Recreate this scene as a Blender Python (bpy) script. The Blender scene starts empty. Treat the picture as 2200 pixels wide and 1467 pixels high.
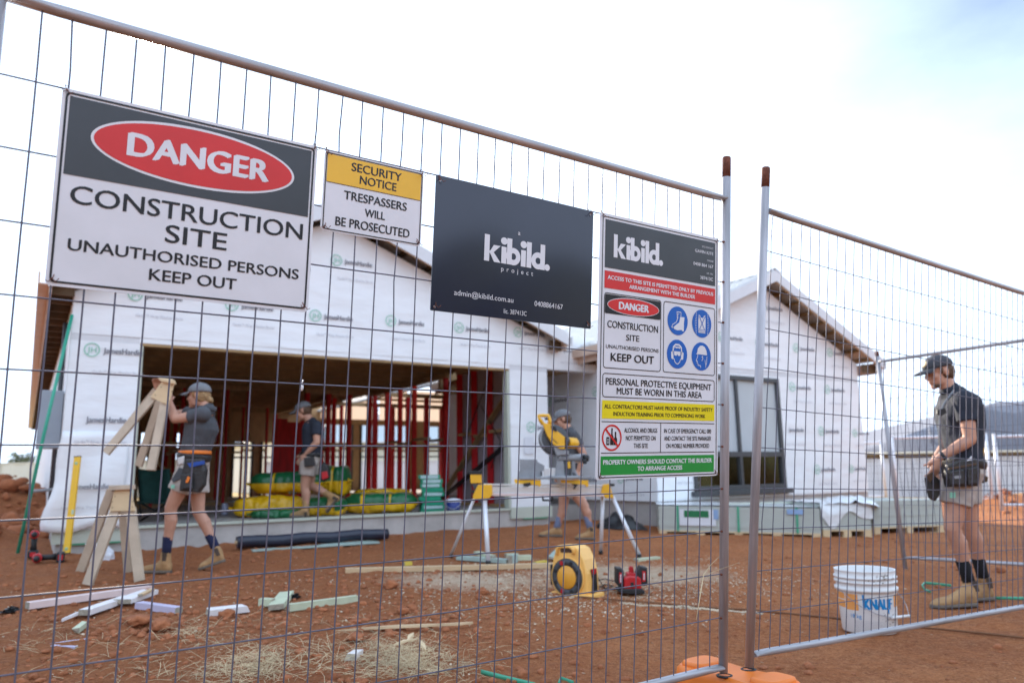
import bpy, bmesh, math, random
from mathutils import Vector, Matrix, noise
R = math.radians
V = Vector
random.seed(7)
sc = bpy.context.scene
COL = sc.collection

# ------------------------------------------------------------------ camera, sky, sun
CZ, FPX = 0.95, 1610.0                     # camera height above the ground; focal length in photo pixels
PITCH, ROLL = math.atan(283 / 1610.0), -R(1.03)
cam_d = bpy.data.cameras.new('camera'); cam = bpy.data.objects.new('camera', cam_d); COL.objects.link(cam)
_f = V((0, math.cos(PITCH), math.sin(PITCH))); _r = V((1, 0, 0)); _u = _r.cross(_f)
_c, _s = math.cos(ROLL), math.sin(ROLL)
CX, CY_, CF = _c * _r + _s * _u, -_s * _r + _c * _u, _f      # camera right, up, forward
cam.matrix_world = Matrix.Translation((0, 0, CZ)) @ Matrix((CX, CY_, -CF)).transposed().to_4x4()
cam_d.sensor_width = 36.0; cam_d.lens = FPX / 2200 * 36.0
cam_d.clip_start = 0.05; cam_d.clip_end = 2000
cam_d.dof.use_dof = True; cam_d.dof.focus_distance = 2.4; cam_d.dof.aperture_fstop = 2.7
sc.camera = cam
sc.render.resolution_x, sc.render.resolution_y = 1024, 682

SUN_AZ, SUN_EL = R(-28), R(22)             # azimuth measured from +Y, negative to the left
world = bpy.data.worlds.new('World'); sc.world = world; world.use_nodes = True
nt = world.node_tree; nt.nodes.clear()
def nd(t, tree=None, **kw):
    n = (tree or nt).nodes.new(t)
    for k, v in kw.items(): setattr(n, k, v)
    return n
w_out = nd('ShaderNodeOutputWorld'); w_bg = nd('ShaderNodeBackground')
sky = nd('ShaderNodeTexSky'); sky.sky_type = 'NISHITA'; sky.sun_disc = False
sky.sun_elevation = SUN_EL; sky.sun_rotation = SUN_AZ
sky.air_density = 1.0; sky.dust_density = 2.5; sky.ozone_density = 1.0
tc = nd('ShaderNodeTexCoord')
nz = nd('ShaderNodeTexNoise'); nz.inputs['Scale'].default_value = 1.6; nz.inputs['Detail'].default_value = 7; nz.inputs['Roughness'].default_value = .55
mp = nd('ShaderNodeMapping'); mp.inputs['Scale'].default_value = (1, 1, 2.2); mp.inputs['Location'].default_value = (.35, 0.2, 0)
# thin bright cloud, thickest towards the sun, thinning to blue on the side away from it
dot = nd('ShaderNodeVectorMath', operation='DOT_PRODUCT')
sd = V((math.sin(SUN_AZ) * math.cos(SUN_EL), math.cos(SUN_AZ) * math.cos(SUN_EL), math.sin(SUN_EL)))
dot.inputs[1].default_value = sd
# sunlit cloud behind the viewpoint too, and a white haze towards the horizon
m1 = nd('ShaderNodeMath', operation='SUBTRACT'); m1.inputs[1].default_value = .45
m1b = nd('ShaderNodeMath', operation='ABSOLUTE'); m1c = nd('ShaderNodeMath', operation='MULTIPLY'); m1c.inputs[1].default_value = .85
sxz = nd('ShaderNodeSeparateXYZ'); hz1 = nd('ShaderNodeMath', operation='SUBTRACT'); hz1.inputs[0].default_value = .50
hz2 = nd('ShaderNodeMath', operation='MULTIPLY'); hz2.inputs[1].default_value = 1.1; hz2.use_clamp = True
m2 = nd('ShaderNodeMath', operation='ADD'); m3 = nd('ShaderNodeMath', operation='ADD')
rmp = nd('ShaderNodeMapRange'); rmp.inputs['From Min'].default_value = .38; rmp.inputs['From Max'].default_value = .92
mix = nd('ShaderNodeMix', data_type='RGBA')
mix.inputs[7].default_value = (4.9, 6.0, 7.6, 1)
L = nt.links.new
L(tc.outputs['Generated'], mp.inputs['Vector']); L(mp.outputs[0], nz.inputs['Vector'])
L(tc.outputs['Generated'], dot.inputs[0]); L(dot.outputs['Value'], m1.inputs[0])
L(m1.outputs[0], m1b.inputs[0]); L(m1b.outputs[0], m1c.inputs[0]); L(m1c.outputs[0], m2.inputs[0]); L(nz.outputs[0], m2.inputs[1])
L(tc.outputs['Generated'], sxz.inputs[0]); L(sxz.outputs[2], hz1.inputs[1]); L(hz1.outputs[0], hz2.inputs[0]); L(m2.outputs[0], m3.inputs[0]); L(hz2.outputs[0], m3.inputs[1]); L(m3.outputs[0], rmp.inputs['Value'])
L(rmp.outputs[0], mix.inputs[0]); L(sky.outputs[0], mix.inputs[6]); L(mix.outputs[2], w_bg.inputs['Color'])
w_bg.inputs['Strength'].default_value = 0.09
L(w_bg.outputs[0], w_out.inputs['Surface'])

sun_d = bpy.data.lights.new('sun', 'SUN'); sun = bpy.data.objects.new('sun', sun_d); COL.objects.link(sun)
sun_d.energy = 3.2; sun_d.angle = R(0.6); sun_d.color = (1.0, .90, .76)
sun.rotation_euler = sd.to_track_quat('Z', 'Y').to_euler(); sun.location = (-10, 20, 15)
sc.view_settings.view_transform = 'Standard'; sc.view_settings.look = 'None'
sc.view_settings.exposure = 1.65; sc.view_settings.gamma = 1.0

# ------------------------------------------------------------------ helpers
def gz(x, y):                               # lie of the land: rises gently from the fence to the house pad, falls away far right
    s = -.57 * (x - .81) + .82 * (y - 2.94)
    z = min(max((s - .8) * .0412, 0), .235)
    return z - .0016 * min(max(x, 0), 40) * min(max(y - 11, 0), 60)
def ray(x, y): return CX * ((x - 1100) / FPX) + CY_ * ((733.5 - y) / FPX) + CF
def P(x, y, Y):                             # the point at distance Y in front of the camera
    r = ray(x, y); return V((0, 0, CZ)) + r * (Y / r.y)
def G(x, y, dz=0.0):                        # the point on the ground (or dz above it)
    r = ray(x, y); z = 0.0; p = V((0, 0, 0))
    for _ in range(40):
        p = V((0, 0, CZ)) + r * ((z + dz - CZ) / r.z); z = .5 * z + .5 * gz(p.x, p.y)
    return p

MW = {}
def tag(o, label=None, cat=None, group=None, kind=None):
    if label: o['label'] = label
    if cat: o['category'] = cat
    if group: o['group'] = group
    if kind: o['kind'] = kind
    return o
def thing(name, label, cat, M=None, group=None):
    o = bpy.data.objects.new(name, None); COL.objects.link(o)
    if M is None: M = Matrix.Identity(4)
    elif isinstance(M, (tuple, list, Vector)): M = Matrix.Translation(V(M))
    o.matrix_world = M; MW[o] = M.copy(); o.empty_display_size = .1
    return tag(o, label, cat, group)
def dup(root, M, label=None, group=None):
    r = root.copy(); COL.objects.link(r); r.matrix_world = M; MW[r] = M.copy()
    if label: r['label'] = label
    if group: r['group'] = group
    def rec(a, b):
        for ch in [c for c in bpy.data.objects if c.parent == a]:
            d = ch.copy(); COL.objects.link(d); d.parent = b; rec(ch, d)
    rec(root, r); return r

def frame(dx, dy, org):                     # matrix from an x axis, a y axis and an origin
    dx = V(dx).normalized(); dz = dx.cross(V(dy)).normalized(); dy = dz.cross(dx)
    M = Matrix((dx, dy, dz)).transposed().to_4x4(); M.translation = V(org); return M
def zrot(a, loc): return Matrix.Translation(V(loc)) @ Matrix.Rotation(a, 4, 'Z')

APART = set('slab wall_plate bracing_sheet rear_wall rear_lintel power_cable rafter_tail batten fly_rafter barge_board deck_board bottom_board nail eye eyebrow wall_brace inner_stud weld tie_wire eyelet vial blue_disc'.split())
class MB:
    def __init__(s): s.bm = bmesh.new(); s.m = 0
    def _new(s, n0):
        if s.m == 0: return
        for f in list(s.bm.faces)[n0:]: f.material_index = s.m
    def hexa(s, v8, bev=0):
        n0 = len(s.bm.faces)
        vs = [s.bm.verts.new(v) for v in v8]
        fs = [s.bm.faces.new([vs[i] for i in q]) for q in ((0,3,2,1),(4,5,6,7),(0,1,5,4),(1,2,6,5),(2,3,7,6),(3,0,4,7))]
        if bev:
            es = list({e for f in fs for e in f.edges})
            bmesh.ops.bevel(s.bm, geom=es, offset=bev, segments=2, profile=.6, affect='EDGES')
        s._new(n0); return s
    def box(s, x0, x1, y0, y1, z0, z1, M=None, bev=0):
        v = [V(p) for p in ((x0,y0,z0),(x1,y0,z0),(x1,y1,z0),(x0,y1,z0),(x0,y0,z1),(x1,y0,z1),(x1,y1,z1),(x0,y1,z1))]
        if M is not None: v = [M @ p for p in v]
        return s.hexa(v, bev)
    def beam(s, p, q, w, h, up=(0, 0, 1), bev=0):   # square bar from p to q
        p, q = V(p), V(q); d = (q - p).normalized(); up = V(up)
        if abs(d.dot(up)) > .98: up = V((0, 1, 0))
        a = d.cross(up).normalized() * w / 2; b = a.cross(d).normalized() * h / 2
        return s.hexa([p-a-b, p+a-b, q+a-b, q-a-b, p-a+b, p+a+b, q+a+b, q-a+b], bev)
    def rings(s, rs, cap=True, closed=False):
        n0 = len(s.bm.faces)
        vr = [[s.bm.verts.new(p) for p in r] for r in rs]; n = len(rs[0])
        prs = list(zip(vr, vr[1:])) + ([(vr[-1], vr[0])] if closed else [])
        for a, b in prs:
            for i in range(n):
                s.bm.faces.new((a[i], a[(i+1) % n], b[(i+1) % n], b[i])).smooth = True
        if cap and not closed:
            s.bm.faces.new(vr[0][::-1]); s.bm.faces.new(vr[-1])
        s._new(n0); return s
    def tube(s, pts, r, n=8, cap=True, closed=False):
        pts = [V(p) for p in pts]; rs = []
        rr = r if isinstance(r, (list, tuple)) else [r] * len(pts)
        up = None
        for i, p in enumerate(pts):
            if closed: d = pts[(i+1) % len(pts)] - pts[i-1]
            else: d = pts[min(i+1, len(pts)-1)] - pts[max(i-1, 0)]
            d.normalize()
            if up is None: up = V((0, 0, 1)) if abs(d.z) < .9 else V((0, 1, 0))
            a = d.cross(up).normalized(); b = a.cross(d).normalized(); up = b
            q = rr[i]; q = q if isinstance(q, tuple) else (q, q)
            rs.append([p + a * q[0] * math.cos(2*math.pi*k/n) + b * q[1] * math.sin(2*math.pi*k/n) for k in range(n)])
        return s.rings(rs, cap, closed)
    def cyl(s, p, q, r, n=16, r2=None): return s.tube([p, q], [r, r if r2 is None else r2], n)
    def lathe(s, prof, c, axis=(0, 0, 1), n=24, cap=True):
        ax = V(axis).normalized(); t = V((1, 0, 0)) if abs(ax.x) < .9 else V((0, 1, 0))
        a = ax.cross(t).normalized(); b = ax.cross(a)
        return s.rings([[V(c) + ax*z + (a*math.cos(2*math.pi*k/n) + b*math.sin(2*math.pi*k/n))*r for k in range(n)] for r, z in prof], cap)
    def ell(s, c, rx, ry, rz, M=None, nu=12, nv=8):
        c = V(c); A = (Matrix.Identity(3) if M is None else M.to_3x3()) @ Matrix.Diagonal((rx, ry, rz))
        n0 = len(s.bm.faces) if s.m else 0; new = s.bm.verts.new
        top, bot = new(c + A @ V((0, 0, 1))), new(c - A @ V((0, 0, 1))); rs = []
        for j in range(1, nv):
            t_ = math.pi * j / nv; rs.append([new(c + A @ V((math.sin(t_)*math.cos(2*math.pi*i/nu), math.sin(t_)*math.sin(2*math.pi*i/nu), math.cos(t_)))) for i in range(nu)])
        fs = []
        for i in range(nu):
            k = (i + 1) % nu; fs.append(s.bm.faces.new((top, rs[0][i], rs[0][k]))); fs.append(s.bm.faces.new((bot, rs[-1][k], rs[-1][i])))
            for a, b in zip(rs, rs[1:]): fs.append(s.bm.faces.new((a[i], b[i], b[k], a[k])))
        for f in fs: f.smooth = True; f.material_index = s.m
        return s
    def prism(s, poly, d, bev=0):            # planar outline pushed along d
        n0 = len(s.bm.faces); d = V(d)
        a = [s.bm.verts.new(V(p)) for p in poly]; b = [s.bm.verts.new(V(p) + d) for p in poly]; n = len(a)
        fs = [s.bm.faces.new(a), s.bm.faces.new(b[::-1])] + [s.bm.faces.new((a[i], b[i], b[(i+1) % n], a[(i+1) % n])) for i in range(n)]
        if bev:
            bmesh.ops.recalc_face_normals(s.bm, faces=fs)
            es = list({e for f in fs[:2] for e in f.edges})
            bmesh.ops.bevel(s.bm, geom=es, offset=bev, segments=2, profile=.6, affect='EDGES')
        s._new(n0); return s
    def pxprism(s, pts, Y, t, bev=0):        # outline given where it stands at distance Y, with real thickness t
        return s.prism([P(x, y, Y - t/2) for x, y in pts], (0, t, 0), bev)
    def face(s, poly):
        n0 = len(s.bm.faces); s.bm.faces.new([s.bm.verts.new(V(p)) for p in poly]); s._new(n0); return s
    def addmesh(s, me, M):
        n0 = len(s.bm.faces); nv = len(s.bm.verts); s.bm.from_mesh(me)
        for v in list(s.bm.verts)[nv:]: v.co = M @ v.co
        s._new(n0); return s
    def build(s, name, mats, parent=None, local=False, origin=None, smooth=None):
        bm = s.bm
        if name in APART and parent is not None:    # separate pieces become separate parts
            bm.verts.index_update(); seen = {}; groups = []
            for v0 in bm.verts:
                if v0 in seen: continue
                st, g = [v0], []; seen[v0] = 1
                while st:
                    v = st.pop(); g.append(v)
                    for e in v.link_edges:
                        w = e.other_vert(v)
                        if w not in seen: seen[w] = 1; st.append(w)
                groups.append(g)
            if len(groups) > 1:
                r = None
                for g in groups:
                    q = MB(); mp_ = {v: q.bm.verts.new(v.co) for v in g}
                    for f in {f for v in g for f in v.link_faces}:
                        nf = q.bm.faces.new([mp_[v] for v in f.verts]); nf.smooth = f.smooth; nf.material_index = f.material_index
                    r = q.build(name, mats, parent, local, origin, smooth)
                bm.free(); return r
        if parent is not None and not local: bm.transform(MW[parent].inverted())
        if origin is not None: bm.transform(Matrix.Translation(-V(origin)))
        bmesh.ops.recalc_face_normals(bm, faces=bm.faces) if len(bm.faces) < 60000 else None
        me = bpy.data.meshes.new(name); bm.to_mesh(me); bm.free()
        for m in (mats if isinstance(mats, (list, tuple)) else [mats]): me.materials.append(m)
        if smooth: 
            for p in me.polygons: p.use_smooth = True
        o = bpy.data.objects.new(name, me); COL.objects.link(o)
        if parent is not None: o.parent = parent; MW[o] = MW[parent]
        if origin is not None: o.location = V(origin)
        return o

def mat(name, col, rough=.6, metal=0., var=.12, scale=8., bump=0., bscale=None, col2=None, spec=.5, coat=0., stretch=(1, 1, 1), trans=0., sub=None):
    m = bpy.data.materials.new(name); m.use_nodes = True; t = m.node_tree; b = t.nodes['Principled BSDF']
    b.inputs['Roughness'].default_value = rough; b.inputs['Metallic'].default_value = metal
    b.inputs['Specular IOR Level'].default_value = spec; b.inputs['Coat Weight'].default_value = coat
    c = V(col); c2 = V(col2) if col2 else V([min(1, x * (1 + var)) for x in col]); c1 = c if col2 else V([x * (1 - var) for x in col])
    co = nd('ShaderNodeTexCoord', t); mpn = nd('ShaderNodeMapping', t); mpn.inputs['Scale'].default_value = stretch
    n = nd('ShaderNodeTexNoise', t); n.inputs['Scale'].default_value = scale; n.inputs['Detail'].default_value = 6; n.inputs['Roughness'].default_value = .6
    cr = nd('ShaderNodeValToRGB', t); cr.color_ramp.elements[0].position = .3; cr.color_ramp.elements[1].position = .7
    cr.color_ramp.elements[0].color = (*c1, 1); cr.color_ramp.elements[1].color = (*c2, 1)
    l = t.links.new
    l(co.outputs['Object'], mpn.inputs[0]); l(mpn.outputs[0], n.inputs['Vector']); l(n.outputs[0], cr.inputs[0]); l(cr.outputs[0], b.inputs['Base Color'])
    if bump:
        nb = nd('ShaderNodeTexNoise', t); nb.inputs['Scale'].default_value = bscale or scale * 4; nb.inputs['Detail'].default_value = 5
        bp = nd('ShaderNodeBump', t); bp.inputs['Strength'].default_value = bump; bp.inputs['Distance'].default_value = .02
        l(mpn.outputs[0], nb.inputs['Vector']); l(nb.outputs[0], bp.inputs['Height']); l(bp.outputs[0], b.inputs['Normal'])
    return m

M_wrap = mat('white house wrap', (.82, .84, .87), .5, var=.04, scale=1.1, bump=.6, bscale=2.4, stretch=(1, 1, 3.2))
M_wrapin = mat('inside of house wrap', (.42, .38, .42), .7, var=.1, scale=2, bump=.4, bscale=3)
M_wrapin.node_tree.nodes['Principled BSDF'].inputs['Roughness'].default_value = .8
M_conc = mat('concrete', (.44, .41, .39), .85, var=.15, scale=5, bump=.25, bscale=60)
M_fcem = mat('green cement sheet', (.50, .53, .45), .7, var=.06, scale=4, bump=.1)
M_red = mat('red termite treated timber', (.62, .014, .020), .6, var=.3, scale=4, stretch=(6, 6, .6))
M_tim = mat('raw pine', (.50, .33, .17), .65, var=.18, scale=5, bump=.15, stretch=(5, 5, .8))
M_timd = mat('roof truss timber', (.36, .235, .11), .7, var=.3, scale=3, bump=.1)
M_horse = mat('weathered pine', (.50, .40, .30), .7, var=.15, scale=6, bump=.15)
M_ply = mat('pale plywood', (.66, .50, .30), .6, var=.08, scale=7, bump=.06)
M_galv = mat('galvanised upright', (.26, .26, .28), .36, metal=.25, scale=14, bump=.05, col2=(.52, .51, .55), bscale=60, stretch=(3, .16, 3))
M_rail = mat('galvanised rail', (.24, .24, .25), .36, metal=.25, scale=14, bump=.05, col2=(.52, .51, .55), bscale=60, stretch=(.16, 3, 3))
M_wire = mat('dull galvanised wire', (.12, .12, .16), .5, metal=.1, var=.2, scale=10, spec=.35)
M_rust = mat('rusty steel', (.15, .05, .03), .85, var=.4, scale=40, bump=.3)
M_white = mat('sign white', (.64, .66, .70), .38, scale=4, spec=.4, col2=(.73, .75, .81))
M_black = mat('sign black', (.012, .013, .018), .35, var=.1, spec=.4)
M_dkgrey = mat('sign charcoal', (.040, .046, .056), .33, var=.12, scale=6, spec=.5)
M_navy = mat('sign navy', (.018, .021, .045), .12, var=.08, scale=4, spec=.6)
M_signred = mat('sign red', (.60, .018, .02), .35, var=.06)
M_signyel = mat('sign yellow', (.80, .47, .03), .35, var=.05)
M_signyel2 = mat('sign bright yellow', (.78, .66, .01), .35, var=.05)
M_signgrn = mat('sign green', (.0, .27, .045), .35, var=.08)
M_signblu = mat('sign blue', (.0, .11, .48), .35, var=.05)
M_logog = mat('printed green', (.22, .52, .38), .6, var=.05)
M_logok = mat('printed grey black', (.20, .20, .23), .6, var=.1)
M_logol = mat('printed light grey', (.50, .50, .54), .6, var=.1)
M_orange = mat('orange plastic', (.82, .20, .02), .45, var=.1, scale=6, bump=.05)
M_yel = mat('yellow tool plastic', (.80, .42, .02), .4, var=.05, scale=5)
M_reel = mat('amber reel plastic', (.92, .52, .14), .42, var=.06, scale=6)
M_alu = mat('aluminium', (.68, .69, .71), .35, metal=.7, var=.06, scale=12)
M_alupaint = mat('silver painted leg', (.76, .78, .84), .35, metal=.2, var=.05)
M_blk = mat('black rubber plastic', (.016, .016, .018), .55, var=.2, scale=12)
M_dgrey = mat('dark grey plastic', (.055, .06, .07), .5, var=.15)
M_lgrey = mat('light grey casting', (.27, .28, .30), .5, metal=.2, var=.12, scale=14)
M_redpl = mat('red tool plastic', (.50, .012, .018), .4, var=.12)
M_skin = mat('sun tanned skin', (.52, .27, .185), .5, var=.12, scale=9, bump=.05)
M_navyshirt = mat('navy polo cloth', (.018, .023, .038), .85, var=.25, scale=9, bump=.35, bscale=14)
M_charshirt = mat('charcoal polo cloth', (.065, .068, .078), .85, var=.2, scale=7, bump=.35, bscale=12)
M_khaki = mat('stone work shorts cloth', (.44, .38, .34), .85, var=.1, scale=9, bump=.4, bscale=16)
M_boot = mat('tan suede boot', (.38, .22, .10), .85, var=.2, scale=14, bump=.2)
M_sole = mat('boot sole', (.15, .12, .095), .8, var=.2, scale=20)
M_elast = mat('brown elastic gusset', (.075, .05, .036), .8, var=.2)
M_sockk = mat('black sock', (.008, .008, .011), .9, var=.2)
M_sockn = mat('navy sock', (.012, .016, .055), .9, var=.2)
M_sockb = mat('blue grey sock', (.16, .19, .30), .9, var=.1)
M_capd = mat('dark cap cloth', (.05, .053, .065), .85, var=.2, bump=.2)
M_capg = mat('grey cap cloth', (.17, .175, .19), .85, var=.15, bump=.2)
M_hairb = mat('brown hair', (.10, .05, .025), .6, var=.35, scale=40, bump=.4)
M_hairl = mat('sandy hair', (.34, .20, .085), .55, var=.35, scale=40, bump=.5)
M_leather = mat('black leather pouch', (.022, .021, .022), .42, var=.3, scale=14, bump=.25)
M_leatherb = mat('brown leather', (.075, .038, .018), .6, var=.3, scale=14, bump=.25)
M_glassdk = mat('eye', (.02, .015, .01), .1)
M_win = mat('charcoal window frame', (.055, .058, .064), .45, var=.08)
M_palepane = mat('pale grey pane', (.50, .53, .56), .10, var=.06, scale=1.2, spec=.8)  # glossy panes with a pale grey base colour
M_fascia = mat('beige painted fascia', (.62, .46, .36), .5, var=.08, scale=3)
M_barge = mat('white painted barge', (.66, .67, .70), .5, var=.04)
M_roof = mat('pale steel roofing', (.62, .62, .62), .4, metal=.1, var=.05, scale=2)
M_roofg = mat('grey steel roofing', (.24, .24, .27), .8, var=.08, scale=.8, spec=.15)
M_soff = mat('shade darkened eave timber', (.10, .065, .035), .8, var=.4, scale=3)  # shade under the eave put into the timber colour
M_cbond = mat('lilac grey steel fencing', (.62, .61, .67), .5, var=.05, scale=.5)
M_cream = mat('cream steel fencing', (.72, .68, .58), .5, var=.05, scale=.5)
M_bagy = mat('yellow bag film', (.74, .42, .012), .22, var=.18, scale=7, bump=1., bscale=13)
M_bagg = mat('green bag film', (.012, .125, .045), .28, var=.25, scale=7, bump=.7, bscale=9)
M_boxg = mat('green box', (.0, .26, .14), .5, var=.1)
M_boxw = mat('pale box label', (.42, .56, .56), .5, var=.08)
M_camp = mat('dark green canvas', (.006, .05, .042), .8, var=.2, bump=.3)
M_gpole = mat('green plastic tube', (.03, .33, .22), .4, var=.08)
M_pail = mat('white pail plastic', (.78, .77, .77), .4, var=.04, scale=5)
M_paildirt = mat('grey pail smears', (.28, .24, .21), .8, var=.3, scale=30)
M_peach = mat('peach print', (.86, .38, .11), .5, var=.05)
M_kblue = mat('blue print', (.0, .24, .58), .45, var=.05)
M_offw = mat('white primed offcut', (.76, .72, .72), .6, var=.06, scale=9)
M_offp = mat('pink primed offcut', (.70, .55, .53), .6, var=.06, scale=9)
M_offl = mat('lilac primed offcut', (.50, .46, .60), .6, var=.06, scale=9)
M_offg = mat('pale green treated pine', (.52, .56, .40), .65, var=.1, scale=9, bump=.1)
M_offb = mat('blue green treated pine', (.36, .46, .42), .65, var=.1, scale=9)
M_offy = mat('yellow offcut', (.66, .50, .07), .6, var=.1)
M_plank = mat('tan pine plank', (.58, .41, .24), .65, var=.1, scale=5)
M_endg = mat('end grain', (.34, .30, .24), .8, var=.3, scale=60)
M_board = mat('stacked grey green board', (.47, .50, .46), .7, var=.05, scale=3)
M_plast = mat('clear wrinkled wrapping', (.74, .76, .78), .18, var=.1, scale=6, bump=1., bscale=9, spec=.8)
M_dplas = mat('black plastic sheet', (.012, .012, .014), .28, var=.3, bump=.8, bscale=8)
M_pipe = mat('navy black membrane roll', (.018, .022, .042), .35, var=.2, scale=9, bump=.15)
M_clod = mat('red earth clod', (.33, .115, .048), .95, var=.3, scale=12, bump=.6, bscale=40)
M_straw = mat('dry straw', (.66, .52, .32), .7, var=.3, scale=3)
M_shav = mat('pale wood shavings', (.62, .50, .36), .8, var=.2, scale=5)
M_paper = mat('crumpled white paper', (.70, .70, .74), .7, var=.05, bump=.5, bscale=20)
M_blue = mat('blue bucket plastic', (.01, .03, .20), .4, var=.1)
M_cord = mat('dark cord', (.03, .025, .022), .6, var=.2)
M_rustc = mat('rust brown cord', (.18, .07, .025), .7, var=.2)
M_gstrip = mat('green plastic strip', (.06, .36, .22), .45, var=.1)
M_leafm = mat('grey green leaves', (.10, .12, .06), .7, var=.3)
M_trunk = mat('bark', (.10, .07, .05), .9, var=.3)
M_dgrass = mat('dry yellow grass', (.62, .44, .16), .9, var=.2, scale=2)
M_ylevel = mat('yellow level paint', (.78, .45, .01), .4, var=.05)

def glass(name, tint=(.8, .82, .8), rough=.03, fac=.75):
    m = bpy.data.materials.new(name); m.use_nodes = True; t = m.node_tree; t.nodes.clear()
    o = nd('ShaderNodeOutputMaterial', t); a = nd('ShaderNodeBsdfTransparent', t); g = nd('ShaderNodeBsdfGlossy', t); x = nd('ShaderNodeMixShader', t)
    f = nd('ShaderNodeFresnel', t); f.inputs['IOR'].default_value = 1.5; ad = nd('ShaderNodeMath', t, operation='ADD'); ad.inputs[1].default_value = 1 - fac
    a.inputs[0].default_value = (*tint, 1); g.inputs['Roughness'].default_value = rough
    t.links.new(f.outputs[0], ad.inputs[0]); t.links.new(ad.outputs[0], x.inputs[0]); t.links.new(a.outputs[0], x.inputs[1]); t.links.new(g.outputs[0], x.inputs[2]); t.links.new(x.outputs[0], o.inputs[0])
    return m
M_glass = glass('window glass')
M_clear = glass('thin clear film', (.93, .94, .95), .12, .72)

def backlit(name, col, k=.5):
    m = mat(name, col, .7, var=.05, scale=2, bump=.3); t = m.node_tree; b = t.nodes['Principled BSDF']; o = t.nodes['Material Output']
    tr = nd('ShaderNodeBsdfTranslucent', t); tr.inputs[0].default_value = (*col, 1); x = nd('ShaderNodeMixShader', t); x.inputs[0].default_value = k
    t.links.new(b.outputs[0], x.inputs[1]); t.links.new(tr.outputs[0], x.inputs[2]); t.links.new(x.outputs[0], o.inputs[0]); return m
M_wrapT = backlit('thin house wrap lit from behind', (.80, .72, .66), .6)
_tcache = {}
def textmesh(s, bold=0., spacing=1.0):
    k = (s, bold, spacing)
    if k not in _tcache:
        c = bpy.data.curves.new('t', 'FONT'); c.body = s; c.size = 1; c.offset = bold; c.resolution_u = 4; c.space_character = spacing
        o = bpy.data.objects.new('t', c); COL.objects.link(o)
        dg = bpy.context.evaluated_depsgraph_get(); me = bpy.data.meshes.new_from_object(o.evaluated_get(dg))
        bpy.data.objects.remove(o); bpy.data.curves.remove(c)
        xs = [v.co.x for v in me.vertices]; ys = [v.co.y for v in me.vertices]
        _tcache[k] = (me, min(xs), max(xs), min(ys), max(ys))
    return _tcache[k]
CAPH = None
def put(mb, s, x0, x1, yb, h, z=.001, bold=.012, spacing=1.0, M=None):
    """text from x0 to x1 with its capitals h high above the base line yb; bold widens the strokes"""
    global CAPH
    if CAPH is None: CAPH = textmesh('H')[4]
    me, a, b, c, d = textmesh(s, 0., spacing)
    w = bold * h * 1.5
    sx = (x1 - x0 - 2*w) / (b - a); sy = (h - w) / CAPH
    for k in ((0,) if w < h*.012 else (-1, 1, 0)):
        T = Matrix.Translation((x0 + w + k * w - a * sx, yb + w*.5 + abs(k) * (w*.5 if k > 0 else -w*.5), z + .00003*(k + 1))) @ Matrix.Diagonal((sx, sy, 1, 1))
        mb.addmesh(me, T if M is None else M @ T)
def disc(mb, cx, cy, rx, ry, z, n=48, r0=0.):
    if r0 <= 0: mb.face([(cx + rx*math.cos(2*math.pi*k/n), cy + ry*math.sin(2*math.pi*k/n), z) for k in range(n)])
    else: ringp(mb, [(cx + rx*math.cos(2*math.pi*k/n), cy + ry*math.sin(2*math.pi*k/n)) for k in range(n)],
                [(cx + rx*r0*math.cos(2*math.pi*k/n), cy + ry*r0*math.sin(2*math.pi*k/n)) for k in range(n)], z)
def ringp(mb, a, b, z):
    n = len(a); va = [mb.bm.verts.new((*p, z)) for p in a]; vb = [mb.bm.verts.new((*p, z)) for p in b]; n0 = len(mb.bm.faces)
    for i in range(n): mb.bm.faces.new((va[i], va[(i+1) % n], vb[(i+1) % n], vb[i]))
    mb._new(n0)
def rect(mb, x0, x1, y0, y1, z): mb.face([(x0, y0, z), (x1, y0, z), (x1, y1, z), (x0, y1, z)])
def rrect(x0, x1, y0, y1, r, n=5):
    o = []
    for cx, cy, a in ((x1-r, y1-r, 0), (x0+r, y1-r, 90), (x0+r, y0+r, 180), (x1-r, y0+r, 270)):
        o += [(cx + r*math.cos(R(a + 90*k/n)), cy + r*math.sin(R(a + 90*k/n))) for k in range(n+1)]
    return o
def rline(mb, x0, x1, y0, y1, r, w, z): ringp(mb, rrect(x0, x1, y0, y1, r), rrect(x0+w, x1-w, y0+w, y1-w, max(r-w, .0005)), z)
def pline(mb, pts, w, z):                    # drawn line of width w
    for (ax, ay), (bx, by) in zip(pts, pts[1:]):
        d = V((bx-ax, by-ay)); l = d.length
        if l < 1e-6: continue
        d /= l; n = V((-d.y, d.x)) * w / 2; e = d * w * .3
        mb.face([(ax-e.x-n.x, ay-e.y-n.y, z), (bx+e.x-n.x, by+e.y-n.y, z), (bx+e.x+n.x, by+e.y+n.y, z), (ax-e.x+n.x, ay-e.y+n.y, z)])
        z += .00002
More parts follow.
